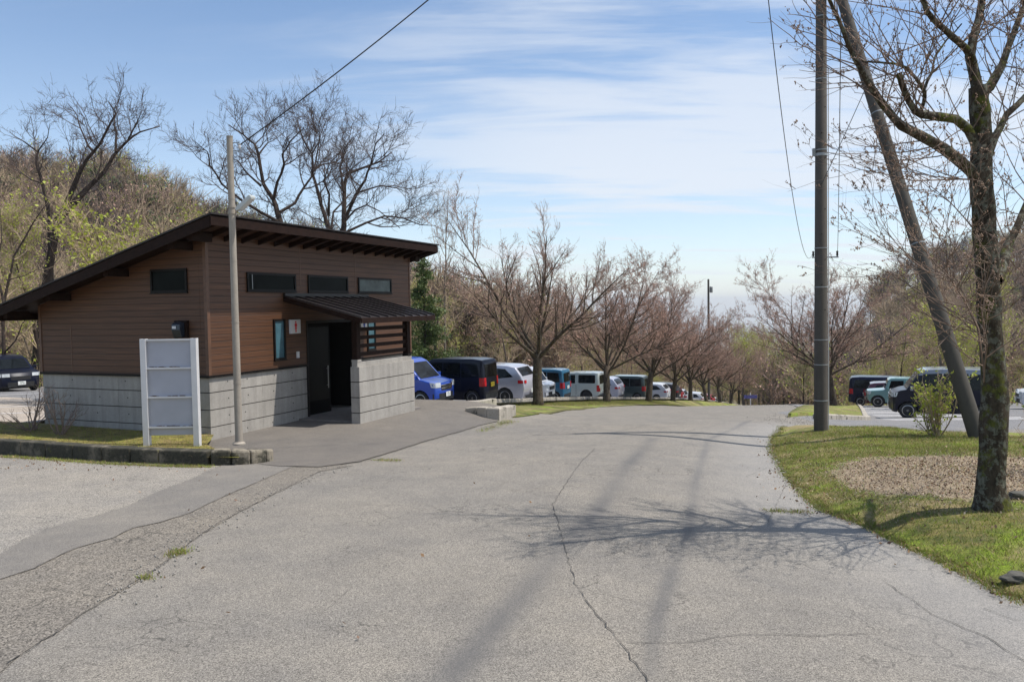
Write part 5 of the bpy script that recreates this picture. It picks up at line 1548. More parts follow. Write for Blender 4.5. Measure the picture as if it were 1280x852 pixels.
# tufts: modulate density with a patchy pattern
den = .5 + .5 * np.sin(q[:, 0] * 2.1 + np.sin(q[:, 1] * 1.7) * 2) * np.sin(q[:, 1] * 2.6 + np.sin(q[:, 0] * 1.3) * 2)
q = q[rng.random(len(q)) < (.35 + .65 * den)]
e3 = np.array(EDGE2)[1:]; k3_ = rng.integers(0, len(e3) - 1, 9000); f3 = rng.random((9000, 1)); qe = e3[k3_] + (e3[k3_ + 1] - e3[k3_]) * f3 + rng.normal(size=(9000, 2)) * .05
q = np.concatenate([q, qe[seg_dist(qe[:, 0], qe[:, 1], EDGE2) < .16]])
blades('grass', q, zverge(q[:, 0], q[:, 1]) - .004, .034, .006, 32, 'short green and straw coloured grass on the right verge', [M_blade1, M_blade3, M_blade2], [.42, .2, .38], .7)
q = poly_sample(island, 15000, rng)
blades('grass', q, G(q[:, 0], q[:, 1]) + .128, .035, .007, 33, 'dry moss and grass in the bed beside the building', [M_blade1, M_blade3, M_blade2], [.10, .22, .68], .8)
q = poly_sample([loc(t, -.7) for t in (19, 25, 40)] + [loc(40, 1.7), loc(17, 1.7)], 24000, rng)
blades('grass', q, zstrip(q[:, 0], q[:, 1]) - .004, .05, .012, 34, 'short grass under the row of cherry trees', [M_blade1, M_blade3, M_blade2], [.33, .17, .50], .6)
# weeds at kerb foot and in the asphalt joints
W = []
for (px, n, sp) in (([(0, 571.5), (60, 575.5), (130, 580.5), (200, 583.5), (262, 585)], 4500, .06), ([(228, 690), (218, 697)], 260, .04), ([(186, 722), (182, 727)], 90, .03), ([(470, 576), (500, 577)], 260, .05), ([(600, 540), (625, 531), (640, 527)], 900, .09), ([(960, 640), (1010, 642)], 300, .05)):
    g = np.array(gp(px)); k = rng.integers(0, len(g) - 1, n); f = rng.random((n, 1)); W.append(g[k] + (g[k + 1] - g[k]) * f + rng.normal(size=(n, 2)) * sp)
q = np.concatenate(W)
blades('weeds', q, G(q[:, 0], q[:, 1]) + .015, .028, .007, 35, 'moss and weeds along the kerb foot and in the asphalt joints', [M_blade1, M_blade3, M_blade2], [.3, .25, .45], .8)
# dead leaves and chips
q = poly_sample(mul, 9000, rng) + rng.normal(size=(9000, 2)) * np.array([.42, .30]); P = np.stack([q[:, 0], q[:, 1], zverge(q[:, 0], q[:, 1]) + .006 + rng.uniform(0, .010, len(q))], 1)
V, Fk = leaf_quads(P, .024, rng, asp=.5); o = np_mesh('wood_chips', V, [Fk], [M_dead, simple('pale_chip', (.40, .33, .25), .9), simple('dark_chip', (.16, .10, .07), .9)], [rng.choice(3, len(Fk), p=[.25, .45, .30])]); tag(o, 'brown wood chips and dead leaves spread on the bare patch', 'wood chips', kind='stuff')
q = poly_sample(gp([(968, 548), (1005, 625), (1080, 660), (1210, 720), (1330, 790), (1500, 700), (1350, 580), (1180, 549), (1040, 541)]), 420, rng); P = np.stack([q[:, 0], q[:, 1], zverge(q[:, 0], q[:, 1]) + .022], 1)
q2 = np.concatenate([poly_sample(gp([(940, 545), (960, 640), (1100, 700), (1200, 760), (1240, 735), (1030, 650), (968, 560)]), 40, rng), poly_sample(gp([(0, 572), (0, 590), (280, 592), (262, 584)]), 110, rng), poly_sample(gp([(80, 600), (560, 570), (900, 700), (300, 840)]), 26, rng)])
q3 = np.array(EDGE2)[1:-1]; k3_ = rng.integers(0, len(q3) - 1, 420); q3 = q3[k3_] + (q3[k3_ + 1] - q3[k3_]) * rng.random((420, 1)) + rng.normal(size=(420, 2)) * .07
q2 = np.concatenate([q2, q3])
P = np.concatenate([P, np.stack([q2[:, 0], q2[:, 1], G(q2[:, 0], q2[:, 1]) + .030], 1)])
V, Fk = leaf_quads(P, .032, rng, asp=.6)
o = np_mesh('dead_leaves', V, [Fk], [M_dead, simple('dark_chip', (.16, .10, .07), .9)], [rng.choice(2, len(Fk), p=[.7, .3])]); tag(o, 'scattered dead leaves on the verge and along the road edge', 'dead leaves', kind='stuff')
# gravel bits at the road edges
W = []
for (px, n, sp) in (([(1010, 520), (985, 524), (1000, 530), (1040, 536)], 380, .35), ([(980, 536), (968, 556), (975, 580), (1008, 620), (1040, 645)], 420, .07), ([(440, 583), (350, 615), (265, 660), (200, 710), (120, 760)], 200, .12)):
    g = np.array(gp(px)); k = rng.integers(0, len(g) - 1, n); f = rng.random((n, 1)); W.append(g[k] + (g[k + 1] - g[k]) * f + rng.normal(size=(n, 2)) * sp)
q = np.concatenate(W); P = np.stack([q[:, 0], q[:, 1], G(q[:, 0], q[:, 1]) + .018], 1); V, Fk = ico_buds(P, .007, rng)
o = np_mesh('loose_gravel', V, [Fk], [simple('loose_stone', (.25, .235, .21), .9)]); tag(o, 'loose gravel along the road edges', 'gravel', kind='stuff')
import bmesh
def rock(u, v, r, seed, label, sx=1.5, cat='rock', off=0):
    b = gverge(u, v); rng = random.Random(seed); bm = bmesh.new(); bmesh.ops.create_icosphere(bm, subdivisions=3, radius=r)
    ph = [rng.uniform(0, 6) for _ in range(6)]
    for v_ in bm.verts:
        c = v_.co / r; k = 1 + .16 * math.sin(c.x * 3 + ph[0]) * math.sin(c.y * 4 + ph[1]) + .10 * math.sin(c.z * 5 + ph[2] + c.x * 4) + .05 * math.sin(c.y * 11 + ph[3])
        v_.co = Vector((c.x * sx, c.y, c.z * .6)) * r * k
    me = bpy.data.meshes.new('rock'); bm.to_mesh(me); bm.free(); me.materials.append(M_rock)
    o = bpy.data.objects.new('rock', me); COL.objects.link(o); o.location = (b[0] + off, b[1], b[2] + r * .15); return tag(o, label, cat)
rock(1272, 725, .07, 1, 'small dark rock in the grass at the lower right edge')
rock(1278, 622, .09, 2, 'dark rock at the right edge, just behind the mossy trunk', 1.7)

# ---------------------------------------------------------------- cars
def paint(name, col, metal=.25):
    dk = max(col) < .06
    return simple('paint_' + name, col, .28, metal=metal * (0 if dk else 1), var=.04, coat=.25 if dk else .8, spec=.15 if dk else .5)
M_tyre = simple('tyre_rubber', (.02, .02, .02), .85)
M_rim = simple('alloy_rim', (.45, .45, .46), .3, metal=.9, var=.1)
M_rimd = simple('dark_rim', (.06, .06, .065), .4, metal=.5)
M_cglass = simple('car_glass', (.006, .008, .009), .07, var=.3, spec=.22)
M_trimb = simple('black_plastic', (.02, .02, .021), .55)
M_hl = simple('headlight_glass', (.55, .58, .6), .08, var=.2)
M_tl = simple('tail_light_red', (.45, .01, .015), .15, var=.2)
M_plw = simple('plate_white', (.75, .75, .73), .5, var=.04)
M_ply = simple('plate_yellow', (.75, .55, .03), .5, var=.04)
M_green = simple('plate_green', (.02, .12, .05), .5)
M_chrome = simple('chrome', (.7, .7, .7), .12, metal=1.0, var=.05)
STY = {
 # outline points (x along length 0 front -> 1 rear, z of height), windscreen index pair, rear window pair
 'box': dict(pts=[(0.02, .13), (0.0, .20), (0, .40), (.02, .50), (.10, .565), (.15, .585), (.27, .93), (.33, .985), (.45, 1.0), (.85, 1.0), (.955, .975), (.985, .90), (.998, .56), (1, .30), (.995, .13)],
     ws=(5, 6), rw=(11, 12), belt=.575, side=[[(.225, .60), (.305, .90), (.47, .915), (.47, .60)], [(.485, .60), (.485, .915), (.70, .915), (.70, .60)], [(.715, .60), (.715, .91), (.91, .90), (.935, .62)]], wr=.165, wx=(.165, .845), tumble=.09, tl=[(.975, .42, .60)], hl=(.43, .52)),
 'suv': dict(pts=[(0.03, .15), (0, .24), (0, .42), (.03, .54), (.22, .62), (.37, .91), (.44, .975), (.6, 1.0), (.82, .975), (.90, .93), (.975, .68), (.995, .60), (1, .40), (.98, .17)],
     ws=(4, 5), rw=(9, 10), belt=.62, side=[[(.295, .64), (.385, .88), (.50, .92), (.50, .64)], [(.515, .64), (.515, .92), (.69, .91), (.70, .65)], [(.715, .65), (.705, .91), (.80, .895), (.885, .70)]], wr=.205, wx=(.185, .80), tumble=.13, tl=[(.97, .54, .62)], hl=(.45, .54)),
 'jeep': dict(pts=[(0.02, .22), (0, .28), (0, .46), (.01, .55), (.26, .60), (.28, .62), (.335, .93), (.37, .985), (.45, 1.0), (.90, 1.0), (.975, .98), (.99, .93), (1, .56), (1, .30), (.985, .22)],
     ws=(5, 6), rw=(11, 12), belt=.60, side=[[(.335, .635), (.375, .91), (.56, .92), (.56, .63)], [(.62, .655), (.62, .91), (.64, .925), (.91, .925), (.925, .905), (.925, .66), (.90, .64), (.64, .64)]], wr=.20, wx=(.175, .76), tumble=.07, tl=[(.985, .36, .58)], hl=(.44, .54)),
 'hatch': dict(pts=[(0.03, .14), (0, .22), (0, .42), (.03, .52), (.20, .60), (.36, .92), (.44, .985), (.6, 1.0), (.84, .965), (.90, .93), (.975, .62), (.99, .56), (1, .34), (.98, .16)],
     ws=(4, 5), rw=(9, 10), belt=.60, side=[[(.28, .62), (.38, .88), (.50, .92), (.50, .62)], [(.515, .62), (.515, .92), (.69, .91), (.70, .63)], [(.715, .63), (.705, .91), (.80, .89), (.88, .68)]], wr=.20, wx=(.18, .81), tumble=.13, tl=[(.97, .46, .60)], hl=(.44, .53)),
 'mini': dict(pts=[(0.02, .13), (0, .20), (0, .40), (.02, .50), (.15, .575), (.17, .58), (.32, .92), (.38, .985), (.5, 1.0), (.85, 1.0), (.94, .97), (.98, .88), (.997, .56), (1, .30), (.99, .14)],
     ws=(5, 6), rw=(11, 12), belt=.585, side=[[(.26, .61), (.35, .89), (.50, .91), (.50, .61)], [(.515, .61), (.515, .91), (.71, .91), (.71, .61)], [(.725, .61), (.725, .905), (.88, .895), (.92, .63)]], wr=.175, wx=(.175, .82), tumble=.10, tl=[(.98, .42, .60)], hl=(.42, .52)),
}
def make_car(name, label, style, L, W, H, pm, loc_, rz, plate='w', rim='a', roofm=None, detail=2, trimlow=True, front_chrome=False):
    S = STY[style]
    e = empty('parked_car', loc_, rz, label, 'car', 'cars in the car parks')
    # body local frame: +x = front; profile x: 0 front -> front at +L/2
    X = lambda t: L / 2 - t * L
    Zb = S['belt'] * H
    wx = [X(S['wx'][0]), X(S['wx'][1])]; wr = S['wr'] * H if style != 'suv' else .205 * H
    def warp(x, y, z):
        k = 1.0
        if z > Zb: k -= S['tumble'] * ((z - Zb) / (H - Zb)) ** 1.1 * 1.0
        if z < .3 * H: k -= .04 * (1 - z / (.3 * H))
        t = (L / 2 - x) / L
        nose = .16 if style in ('suv', 'hatch') else .10
        if t < .16: k -= nose * (1 - t / .16) ** 2
        if t > .93: k -= .06 * ((t - .93) / .07) ** 2
        # slight curvature of the ends in plan
        xx = x
        s_ = (abs(y) / (W / 2)) ** 2
        if t < .05: xx = x - .10 * s_ * (1 - t / .05)
        if t > .97: xx = x + .03 * s_
        return (xx, y * k, z)
    prof = [(X(a), b * H) for a, b in S['pts']]
    # bottom with wheel arches, from rear to front
    bot = []; zs = S['pts'][-1][1] * H
    zs = max(.16, min(zs, .3))
    for cx in (wx[1], wx[0]):
        R = wr + .045
        bot.append((cx - R - .0, zs))
        for k in range(1, 12):
            a = PI - PI * k / 12; bot.append((cx + R * math.cos(a), max(zs, wr + R * math.sin(a)) if wr + R * math.sin(a) > zs else zs))
        bot.append((cx + R, zs))
    outline = prof + bot
    # clean consecutive duplicates
    o2 = []
    for p in outline:
        if not o2 or math.dist(p, o2[-1]) > .004: o2.append(p)
    bm = bmesh.new()
    vl = [bm.verts.new((x, -W / 2, z)) for x, z in o2]; vr = [bm.verts.new((x, W / 2, z)) for x, z in o2]
    n = len(o2)
    bm.faces.new(vl[::-1]); bm.faces.new(vr)
    rim_e = []
    for i in range(n):
        j = (i + 1) % n; bm.faces.new((vl[i], vl[j], vr[j], vr[i]))
    bmesh.ops.recalc_face_normals(bm, faces=bm.faces)
    bm.edges.ensure_lookup_table()
    np_ = len(prof)
    be = [ed for ed in bm.edges if abs(ed.verts[0].co.y - ed.verts[1].co.y) < 1e-6 and max(ed.verts[0].co.z, ed.verts[1].co.z) > .30 * H and all(min(abs(v_.co.x - c) for c in wx) > wr + .06 or v_.co.z > .42 * H for v_ in ed.verts)]
    try: bmesh.ops.bevel(bm, geom=be, offset=.055 if detail > 1 else .04, segments=3 if detail > 1 else 1, profile=.6, affect='EDGES', clamp_overlap=True)
    except Exception: pass
    zsl = [Zb, Zb + (H - Zb) * .35, Zb + (H - Zb) * .7, .45 * H, .3 * H]
    for z in zsl: bmesh.ops.bisect_plane(bm, geom=bm.verts[:] + bm.edges[:] + bm.faces[:], plane_co=(0, 0, z), plane_no=(0, 0, 1))
    for t in (.02, .05, .1, .16, .93, .965): bmesh.ops.bisect_plane(bm, geom=bm.verts[:] + bm.edges[:] + bm.faces[:], plane_co=(X(t), 0, 0), plane_no=(1, 0, 0))
    for y in (-W * .35, -W * .18, 0, W * .18, W * .35): bmesh.ops.bisect_plane(bm, geom=bm.verts[:] + bm.edges[:] + bm.faces[:], plane_co=(0, y, 0), plane_no=(0, 1, 0))
    for v_ in bm.verts: v_.co = warp(*v_.co)
    me = bpy.data.meshes.new('body'); 
    for f in bm.faces: f.smooth = True
    me.materials.append(pm); me.materials.append(roofm or pm); me.materials.append(M_trimb)
    for f in bm.faces:
        c = f.calc_center_median()
        if roofm and c.z > .93 * H: f.material_index = 1
        elif trimlow and c.z < .20 * H: f.material_index = 2
    bm.to_mesh(me); bm.free()
    try: me.set_sharp_from_angle(angle=R_(42))
    except Exception: pass
    body = bpy.data.objects.new('body', me); COL.objects.link(body); body.parent = e
    def panel(mb, poly, side, off=.006, th=.010):
        "thin piece lying on the body side, poly in (profile x, z)"
        P = [(X(a), b * H) for a, b in poly]
        # subdivide the outline so that it follows the curved side
        Q = []
        for i in range(len(P)):
            a, b = P[i], P[(i + 1) % len(P)]; m_ = max(1, int(math.dist(a, b) / .12))
            for k in range(m_): Q.append((a[0] + (b[0] - a[0]) * k / m_, a[1] + (b[1] - a[1]) * k / m_))
        vs = []
        for d in (off, off - th):
            for x, z in Q:
                w = warp(x, side * W / 2, z); vs.append((w[0], w[1] + side * d, w[2]))
        m_ = len(Q)
        mb.add(vs, [tuple(range(m_)), tuple(range(2 * m_ - 1, m_ - 1, -1))] + [(i, (i + 1) % m_, m_ + (i + 1) % m_, m_ + i) for i in range(m_)])
    def endpanel(mb, p0, p1, y0, y1, off=.008, th=.012, inset=0.0):
        "piece on a front / rear slope between two profile points"
        a = Vector((X(p0[0]), 0, p0[1] * H)); b = Vector((X(p1[0]), 0, p1[1] * H)); d = (b - a).normalized(); nn = Vector((-d.z, 0, d.x))
        if nn.x * (1 if p0[0] < .5 else -1) < 0: nn = -nn
        N = 8; vs = []
        for o_ in (off, off - th):
            for (p, ys) in ((a, 1), (b, 1)):
                for i in range(N + 1):
                    y = y0 + (y1 - y0) * i / N; w = warp(p.x + nn.x * o_, y, p.z + nn.z * o_); vs.append(w)
        M_ = N + 1; fs = []
        for i in range(N):
            fs += [(i, i + 1, M_ + i + 1, M_ + i), (2 * M_ + i, 3 * M_ + i, 3 * M_ + i + 1, 2 * M_ + i + 1), (i, 2 * M_ + i, 2 * M_ + i + 1, i + 1), (M_ + i, M_ + i + 1, 3 * M_ + i + 1, 3 * M_ + i)]
        fs += [(0, M_, 3 * M_, 2 * M_), (N, 2 * M_ + N, 3 * M_ + N, M_ + N)]
        mb.add(vs, fs)
    def lerp(a, b, t): return (a[0] + (b[0] - a[0]) * t, a[1] + (b[1] - a[1]) * t)
    for side in (-1, 1):
        for w in S['side']:
            mb = MB(); panel(mb, w, side); mb.build('window', M_cglass, e)
    a, b = S['pts'][S['ws'][0]], S['pts'][S['ws'][1]]
    mb = MB(); endpanel(mb, lerp(a, b, .06), lerp(a, b, .95), -W * .43, W * .43); mb.build('windscreen', M_cglass, e)
    a, b = S['pts'][S['rw'][0]], S['pts'][S['rw'][1]]
    mb = MB(); endpanel(mb, lerp(a, b, .06), lerp(a, b, .86), -W * .40, W * .40); mb.build('rear_window', M_cglass, e)
    # lights
    for side in (-1, 1):
        for (tx, z0, z1) in S['tl']:
            mb = MB(); panel(mb, [(tx - .035, z0), (tx - .035, z1), (tx + .018, z1), (tx + .022, z0)], side, .012, .03)
            endpanel(mb, (1.0, z0), (1.0 - (z1 - z0) * .03, z1), side * W * .36, side * W * .475, .012, .02)
            mb.build('tail_light', M_tl, e)
        z0, z1 = S['hl']
        mb = MB(); panel(mb, [(.01, z0), (.012, z1), (.075, z1 + .01), (.06, z0 + .01)], side, .010, .02)
        endpanel(mb, (0.0, z0), (.005, z1), side * W * .30, side * W * .49, .012, .02); mb.build('headlight', M_hl, e)
        # mirror
        mb = MB(); xm = X(S['ws'][0] and S['pts'][S['ws'][0]][0] + .045); w = warp(xm, side * W / 2, Zb + .03)
        mb.box(w[0] - .05, w[0] + .05, min(w[1] + side * .02, w[1] + side * .2), max(w[1] + side * .02, w[1] + side * .2), Zb + .0, Zb + .15); mb.build('mirror', roofm or pm, e, bevel=.02)
        # door handles
        if detail > 1:
            for hx in ((.44, .66) if style != 'jeep' else (.44,)): mb = MB(); panel(mb, [(hx - .03, S['belt'] - .055), (hx - .03, S['belt'] - .035), (hx + .02, S['belt'] - .035), (hx + .02, S['belt'] - .055)], side, .022, .03); mb.build('door_handle', M_chrome if front_chrome else pm, e)
            for sx_ in (S['side'][0][-1][0] + .008, (S['side'][1][-2][0] + .008) if style != 'jeep' else .585):
                mb = MB(); panel(mb, [(sx_ - .0012, .24), (sx_ - .0012, S['belt'] - .005), (sx_ + .0012, S['belt'] - .005), (sx_ + .0012, .24)], side, .002, .004); mb.build('door_seam', M_trimb, e)
    # grille, bumpers, plates
    mb = MB(); endpanel(mb, (0, .36), (.0, .46), -W * .27, W * .27, .01, .02); mb.build('grille', M_trimb, e)
    if front_chrome:
        mb = MB(); endpanel(mb, (0, .455), (.0, .475), -W * .29, W * .29, .02, .02); endpanel(mb, (0, .395), (.0, .41), -W * .27, W * .27, .02, .02); mb.build('grille_bar', M_chrome, e)
    mb = MB(); endpanel(mb, (0, .17), (.0, .30), -W * .36, W * .36, .008, .02); mb.build('front_intake', M_trimb, e)
    mb = MB(); endpanel(mb, (1, .15), (.998, .24), -W * .42, W * .42, .01, .02); mb.build('rear_bumper', M_trimb, e)
    for fx, zz, nm in ((0, .27, 'f'), (1.0, .44 if style not in ('suv', 'jeep') else .33, 'r')):
        mb = MB(); y0 = -.165 if nm == 'f' else -.165
        x = X(fx) + (.035 if nm == 'f' else -.03)
        if nm == 'f': x -= 0
        mb.box(x - .006, x + .006, y0, y0 + .33, zz * H - .08, zz * H + .085)
        pl = mb.build('number_plate', M_ply if plate == 'y' else M_plw, e)
        if detail > 1:
            sx_ = .0065 if nm == 'f' else -.0065
            mb = MB(); rg = random.Random(len(name) + int(L * 100))
            # place-name line, then the serial figures, as small strokes
            for k in range(4): mb.box(x + sx_ - .001, x + sx_ + .001, y0 + .095 + k * .035, y0 + .118 + k * .035, zz * H + .035, zz * H + .06)
            for k in range(4): 
                yy = y0 + .075 + k * .058
                mb.box(x + sx_ - .001, x + sx_ + .001, yy, yy + .038, zz * H + .004, zz * H + .012); mb.box(x + sx_ - .001, x + sx_ + .001, yy + .028, yy + .038, zz * H - .05, zz * H + .0038)
                if k % 2: mb.box(x + sx_ - .001, x + sx_ + .001, yy, yy + .010, zz * H - .05, zz * H - .02)
            mb.build('plate_lettering', M_green if plate != 'y' else M_black, pl)
    # wheels
    for cx in wx:
        for side in (-1, 1):
            M = Matrix.Translation((cx, side * (W / 2 - .115), wr))
            ty = MB(); w = .10
            ty.lathe([(wr * .66, -w), (wr * .93, -w), (wr, -w * .7), (wr, w * .7), (wr * .93, w), (wr * .66, w)], 28, axis='y', M=M)
            wh = ty.build('wheel', M_tyre, e, smooth=True)
            rm = MB(); s_ = side
            rm.lathe([(wr * .665, s_ * .04), (wr * .665, s_ * .101), (wr * .60, s_ * .104), (wr * .58, s_ * .04)] if s_ > 0 else [(wr * .58, -.04), (wr * .60, -.104), (wr * .665, -.101), (wr * .665, -.04)], 28, axis='y', M=M)
            rm.lathe([(wr * .62, s_ * .03), (wr * .62, s_ * .035)] if s_ > 0 else [(wr * .62, -.035), (wr * .62, -.03)], 24, axis='y', M=M)
            rm.lathe([(wr * .15, min(s_ * .04, s_ * .1)), (wr * .15, max(s_ * .04, s_ * .1))], 12, axis='y', M=M)
            ns = 10 if rim == 'a' else 6
            for k in range(ns):
                Mk = M @ Matrix.Rotation(2 * PI * k / ns, 4, 'Y'); hw = wr * (.05 if ns == 10 else .085)
                y0, y1 = sorted((s_ * .07, s_ * .098)); rm.box(-hw, hw, y0, y1, wr * .12, wr * .60, M=Mk)
            mdark = MB(); mdark.lathe([(wr * .60, -.03), (wr * .60, .036 * 1)] , 24, axis='y', M=M)
            rm.build('rim', M_rim if rim in ('a', 's') else M_rimd, wh)
    # dark inner arches / underbody
    mb = MB()
    mb.box(-L * .44, L * .42, -W * .36, W * .36, .19, .42 * H)
    mb.build('underbody', M_trimb, e)
    return e
def axis_rz(nose_to_road): return math.atan2(-.3815, .9244) if nose_to_road else math.atan2(.3815, -.9244)
def left_car(label, style, u, y, L, W, H, pm, nose, dz=.012, **k):
    "u, y: column and distance of the near corner at the end that faces the road"
    p = at(u, 450, y); x = p[0]
    qx, qy = SV; cx = x + SV[0] * L / 2 + TV[0] * W / 2; cy = y + SV[1] * L / 2 + TV[1] * W / 2
    make_car('parked_car', label, style, L, W, H, pm, (cx, cy, gz(cx, cy) + dz), axis_rz(nose), **k)
P_blue = paint('bright_blue', (.003, .05, .36), 0); P_black = paint('blue_black', (.006, .008, .02)); P_silver = paint('pearl_silver', (.52, .52, .58), .4)
P_white = paint('white', (.62, .63, .66), .1); P_teal = paint('teal_blue', (.006, .10, .19), 0); P_cream = paint('greenish_white', (.50, .55, .52), .1)
P_lilac = paint('lilac_silver', (.45, .46, .55), .4); P_green = paint('dark_grey_green', (.035, .06, .062)); P_red = paint('red', (.35, .01, .02)); P_mint = paint('pale_teal', (.12, .25, .25), .1)
P_navy = paint('navy', (.008, .012, .035)); P_dark = paint('dark_grey', (.02, .02, .024))
left_car('bright blue minivan nosing out behind the concrete porch wall', 'mini', 545, 27.6, 3.79, 1.64, 1.75, P_blue, True, front_chrome=True)
left_car('black kei van with a yellow plate, parked beside the blue minivan', 'box', 604.7, 30.2, 3.39, 1.475, 1.79, P_black, False, plate='y')
left_car('pearl silver sport utility vehicle with red tail light left of the nearest cherry trunk', 'suv', 655, 34.6, 4.7, 1.86, 1.74, P_silver, False)
left_car('small white boxy kei car facing the road just right of the nearest cherry trunk', 'box', 684, 38.3, 3.39, 1.475, 1.66, P_white, True)
left_car('teal blue box-shaped kei car between the white kei car and the white off-roader', 'box', 704, 43.4, 3.39, 1.475, 1.80, P_teal, False)
left_car('small white square-cut off-road car behind the second cherry trunk', 'jeep', 748.8, 46.7, 3.4, 1.475, 1.72, P_cream, False, rim='d')
left_car('lilac silver sport utility vehicle right of the white off-road car', 'suv', 773, 54.0, 4.4, 1.8, 1.66, P_lilac, False)
left_car('dark grey green box-shaped van beside the third cherry trunk', 'box', 806, 57.4, 3.9, 1.6, 1.82, P_green, False)
left_car('white estate car with red tail light between the third and fourth cherry trunks', 'suv', 833.8, 66.5, 4.6, 1.8, 1.52, P_white, False)
left_car('dark sport utility vehicle right behind the white estate car', 'suv', 847, 70.5, 4.4, 1.8, 1.66, P_dark, False, detail=1)
left_car('red car behind the fourth cherry trunk', 'hatch', 851.5, 76, 3.9, 1.7, 1.5, P_red, False, detail=1)
left_car('small white hatchback left of the fifth cherry trunk', 'hatch', 858, 83.5, 3.9, 1.7, 1.5, P_white, False, detail=1)
left_car('white compact car right of the fifth cherry trunk', 'hatch', 879, 93, 4.1, 1.7, 1.55, P_white, False, detail=1)
left_car('dark red car beside the sixth cherry trunk', 'suv', 892, 100, 4.3, 1.75, 1.55, P_red, False, detail=1)
left_car('far white car right of the sixth cherry trunk, near the crest', 'hatch', 897, 110, 4.1, 1.7, 1.5, P_white, False, detail=1)
def side_car(label, style, u, y, L, W, H, pm, nose_left, dz=.016, **k):
    "u, y: near corner at the left end; the axis runs along the bays"
    p = at(u, 500, y); cx = p[0] - SV[0] * L / 2 + TV[0] * W / 2; cy = y - SV[1] * L / 2 + TV[1] * W / 2
    rz = math.atan2(SV[1], SV[0]) if nose_left else math.atan2(-SV[1], -SV[0])
    make_car('parked_car', label, style, L, W, H, pm, (cx, cy, gz(cx, cy) + dz), rz, **k)
side_car('black kei wagon side-on in the right car park, behind the leafing shrub', 'box', 1112.5, 27.4, 3.39, 1.475, 1.72, P_black, True, roofm=paint('grey_roof', (.2, .21, .24)), front_chrome=True)
side_car('pale teal boxy car facing left in the right car park', 'jeep', 1083, 45.2, 3.4, 1.475, 1.68, P_mint, True, dz=.02)
side_car('dark red compact car half hidden behind the pale teal car', 'hatch', 1080, 49.4, 3.7, 1.7, 1.5, paint('dark_red', (.10, .008, .014)), False, dz=.02)
side_car('black large van with its tail to the left, farthest in the right car park', 'box', 1060.5, 53, 4.7, 1.75, 1.95, P_navy, False, dz=.02, detail=1)
side_car('white car at the right edge beyond the mossy trunk', 'hatch', 1275, 37, 4.0, 1.7, 1.5, P_white, True, dz=.02)
p = at(36, 470, 37); 
make_car('parked_car', 'black sport utility vehicle parked in the gravel yard at the left edge', 'suv', 4.6, 1.86, 1.68, P_black, (p[0] - 1.9, 38.0, gz(p[0] - 1.9, 38.0) + .03), R_(-38))

# ---------------------------------------------------------------- light, sky, haze
SUN_EL, SUN_AZ = R_(63.5), R_(-2)       # the sun stands to the right of the picture
sun_dir = Vector((math.cos(SUN_EL) * math.cos(SUN_AZ), math.cos(SUN_EL) * math.sin(SUN_AZ), math.sin(SUN_EL)))
sd = bpy.data.lights.new('sun', 'SUN'); sd.energy = 4.7; sd.angle = R_(.53); sd.color = (1.0, .95, .88)
so = bpy.data.objects.new('sun', sd); COL.objects.link(so); so.rotation_euler = (-sun_dir).to_track_quat('-Z', 'Y').to_euler()
w = bpy.data.worlds.new('World'); scene.world = w; w.use_nodes = True
nt = w.node_tree; bg = nt.nodes['Background']; out = nt.nodes['World Output']
sky = nt.nodes.new('ShaderNodeTexSky'); sky.sky_type = 'NISHITA'; sky.sun_disc = False
sky.sun_elevation = SUN_EL; sky.sun_rotation = PI / 2 - SUN_AZ; sky.altitude = 900; sky.air_density = 1.0; sky.dust_density = .6; sky.ozone_density = 1.6
tc = nt.nodes.new('ShaderNodeTexCoord')
def wn(t, **k):
    x = nt.nodes.new(t)
    for a, b in k.items(): setattr(x, a, b)
    return x
sep = wn('ShaderNodeSeparateXYZ'); nt.links.new(tc.outputs['Generated'], sep.inputs[0])
def M2(op, a, b=0.0, clamp=False):
    x = wn('ShaderNodeMath', operation=op, use_clamp=clamp)
    for s_, v_ in zip(x.inputs, (a, b)):
        if hasattr(v_, 'is_output'): nt.links.new(v_, s_)
        else: s_.default_value = v_
    return x.outputs[0]
zc_ = M2('MAXIMUM', sep.outputs['Z'], .02)
az = M2('DIVIDE', sep.outputs['X'], M2('MAXIMUM', sep.outputs['Y'], .05))      # horizontal bearing
el = M2('DIVIDE', zc_, M2('MAXIMUM', M2('SQRT', M2('ADD', M2('MULTIPLY', sep.outputs['X'], sep.outputs['X']), M2('MULTIPLY', sep.outputs['Y'], sep.outputs['Y']))), .05))
cb = wn('ShaderNodeCombineXYZ'); nt.links.new(M2('DIVIDE', sep.outputs['X'], M2('ADD', zc_, .12)), cb.inputs[0]); nt.links.new(M2('DIVIDE', sep.outputs['Y'], M2('ADD', zc_, .12)), cb.inputs[1])
def noise_w(scale, sc, det=6, rough=.6, rot=0, off=(0, 0, 0), dist=.0):
    mp = wn('ShaderNodeMapping'); mp.inputs['Scale'].default_value = sc; mp.inputs['Rotation'].default_value = (0, 0, rot); mp.inputs['Location'].default_value = off
    nt.links.new(cb.outputs[0], mp.inputs[0]); n_ = wn('ShaderNodeTexNoise'); n_.inputs['Scale'].default_value = scale; n_.inputs['Detail'].default_value = det; n_.inputs['Roughness'].default_value = rough
    n_.inputs['Distortion'].default_value = dist
    nt.links.new(mp.outputs[0], n_.inputs['Vector']); return n_.outputs['Fac']
def ramp_w(f, lo, hi):
    x = wn('ShaderNodeMapRange'); x.interpolation_type = 'SMOOTHSTEP'; x.inputs['From Min'].default_value = lo; x.inputs['From Max'].default_value = hi; nt.links.new(f, x.inputs['Value']); return x.outputs['Result']
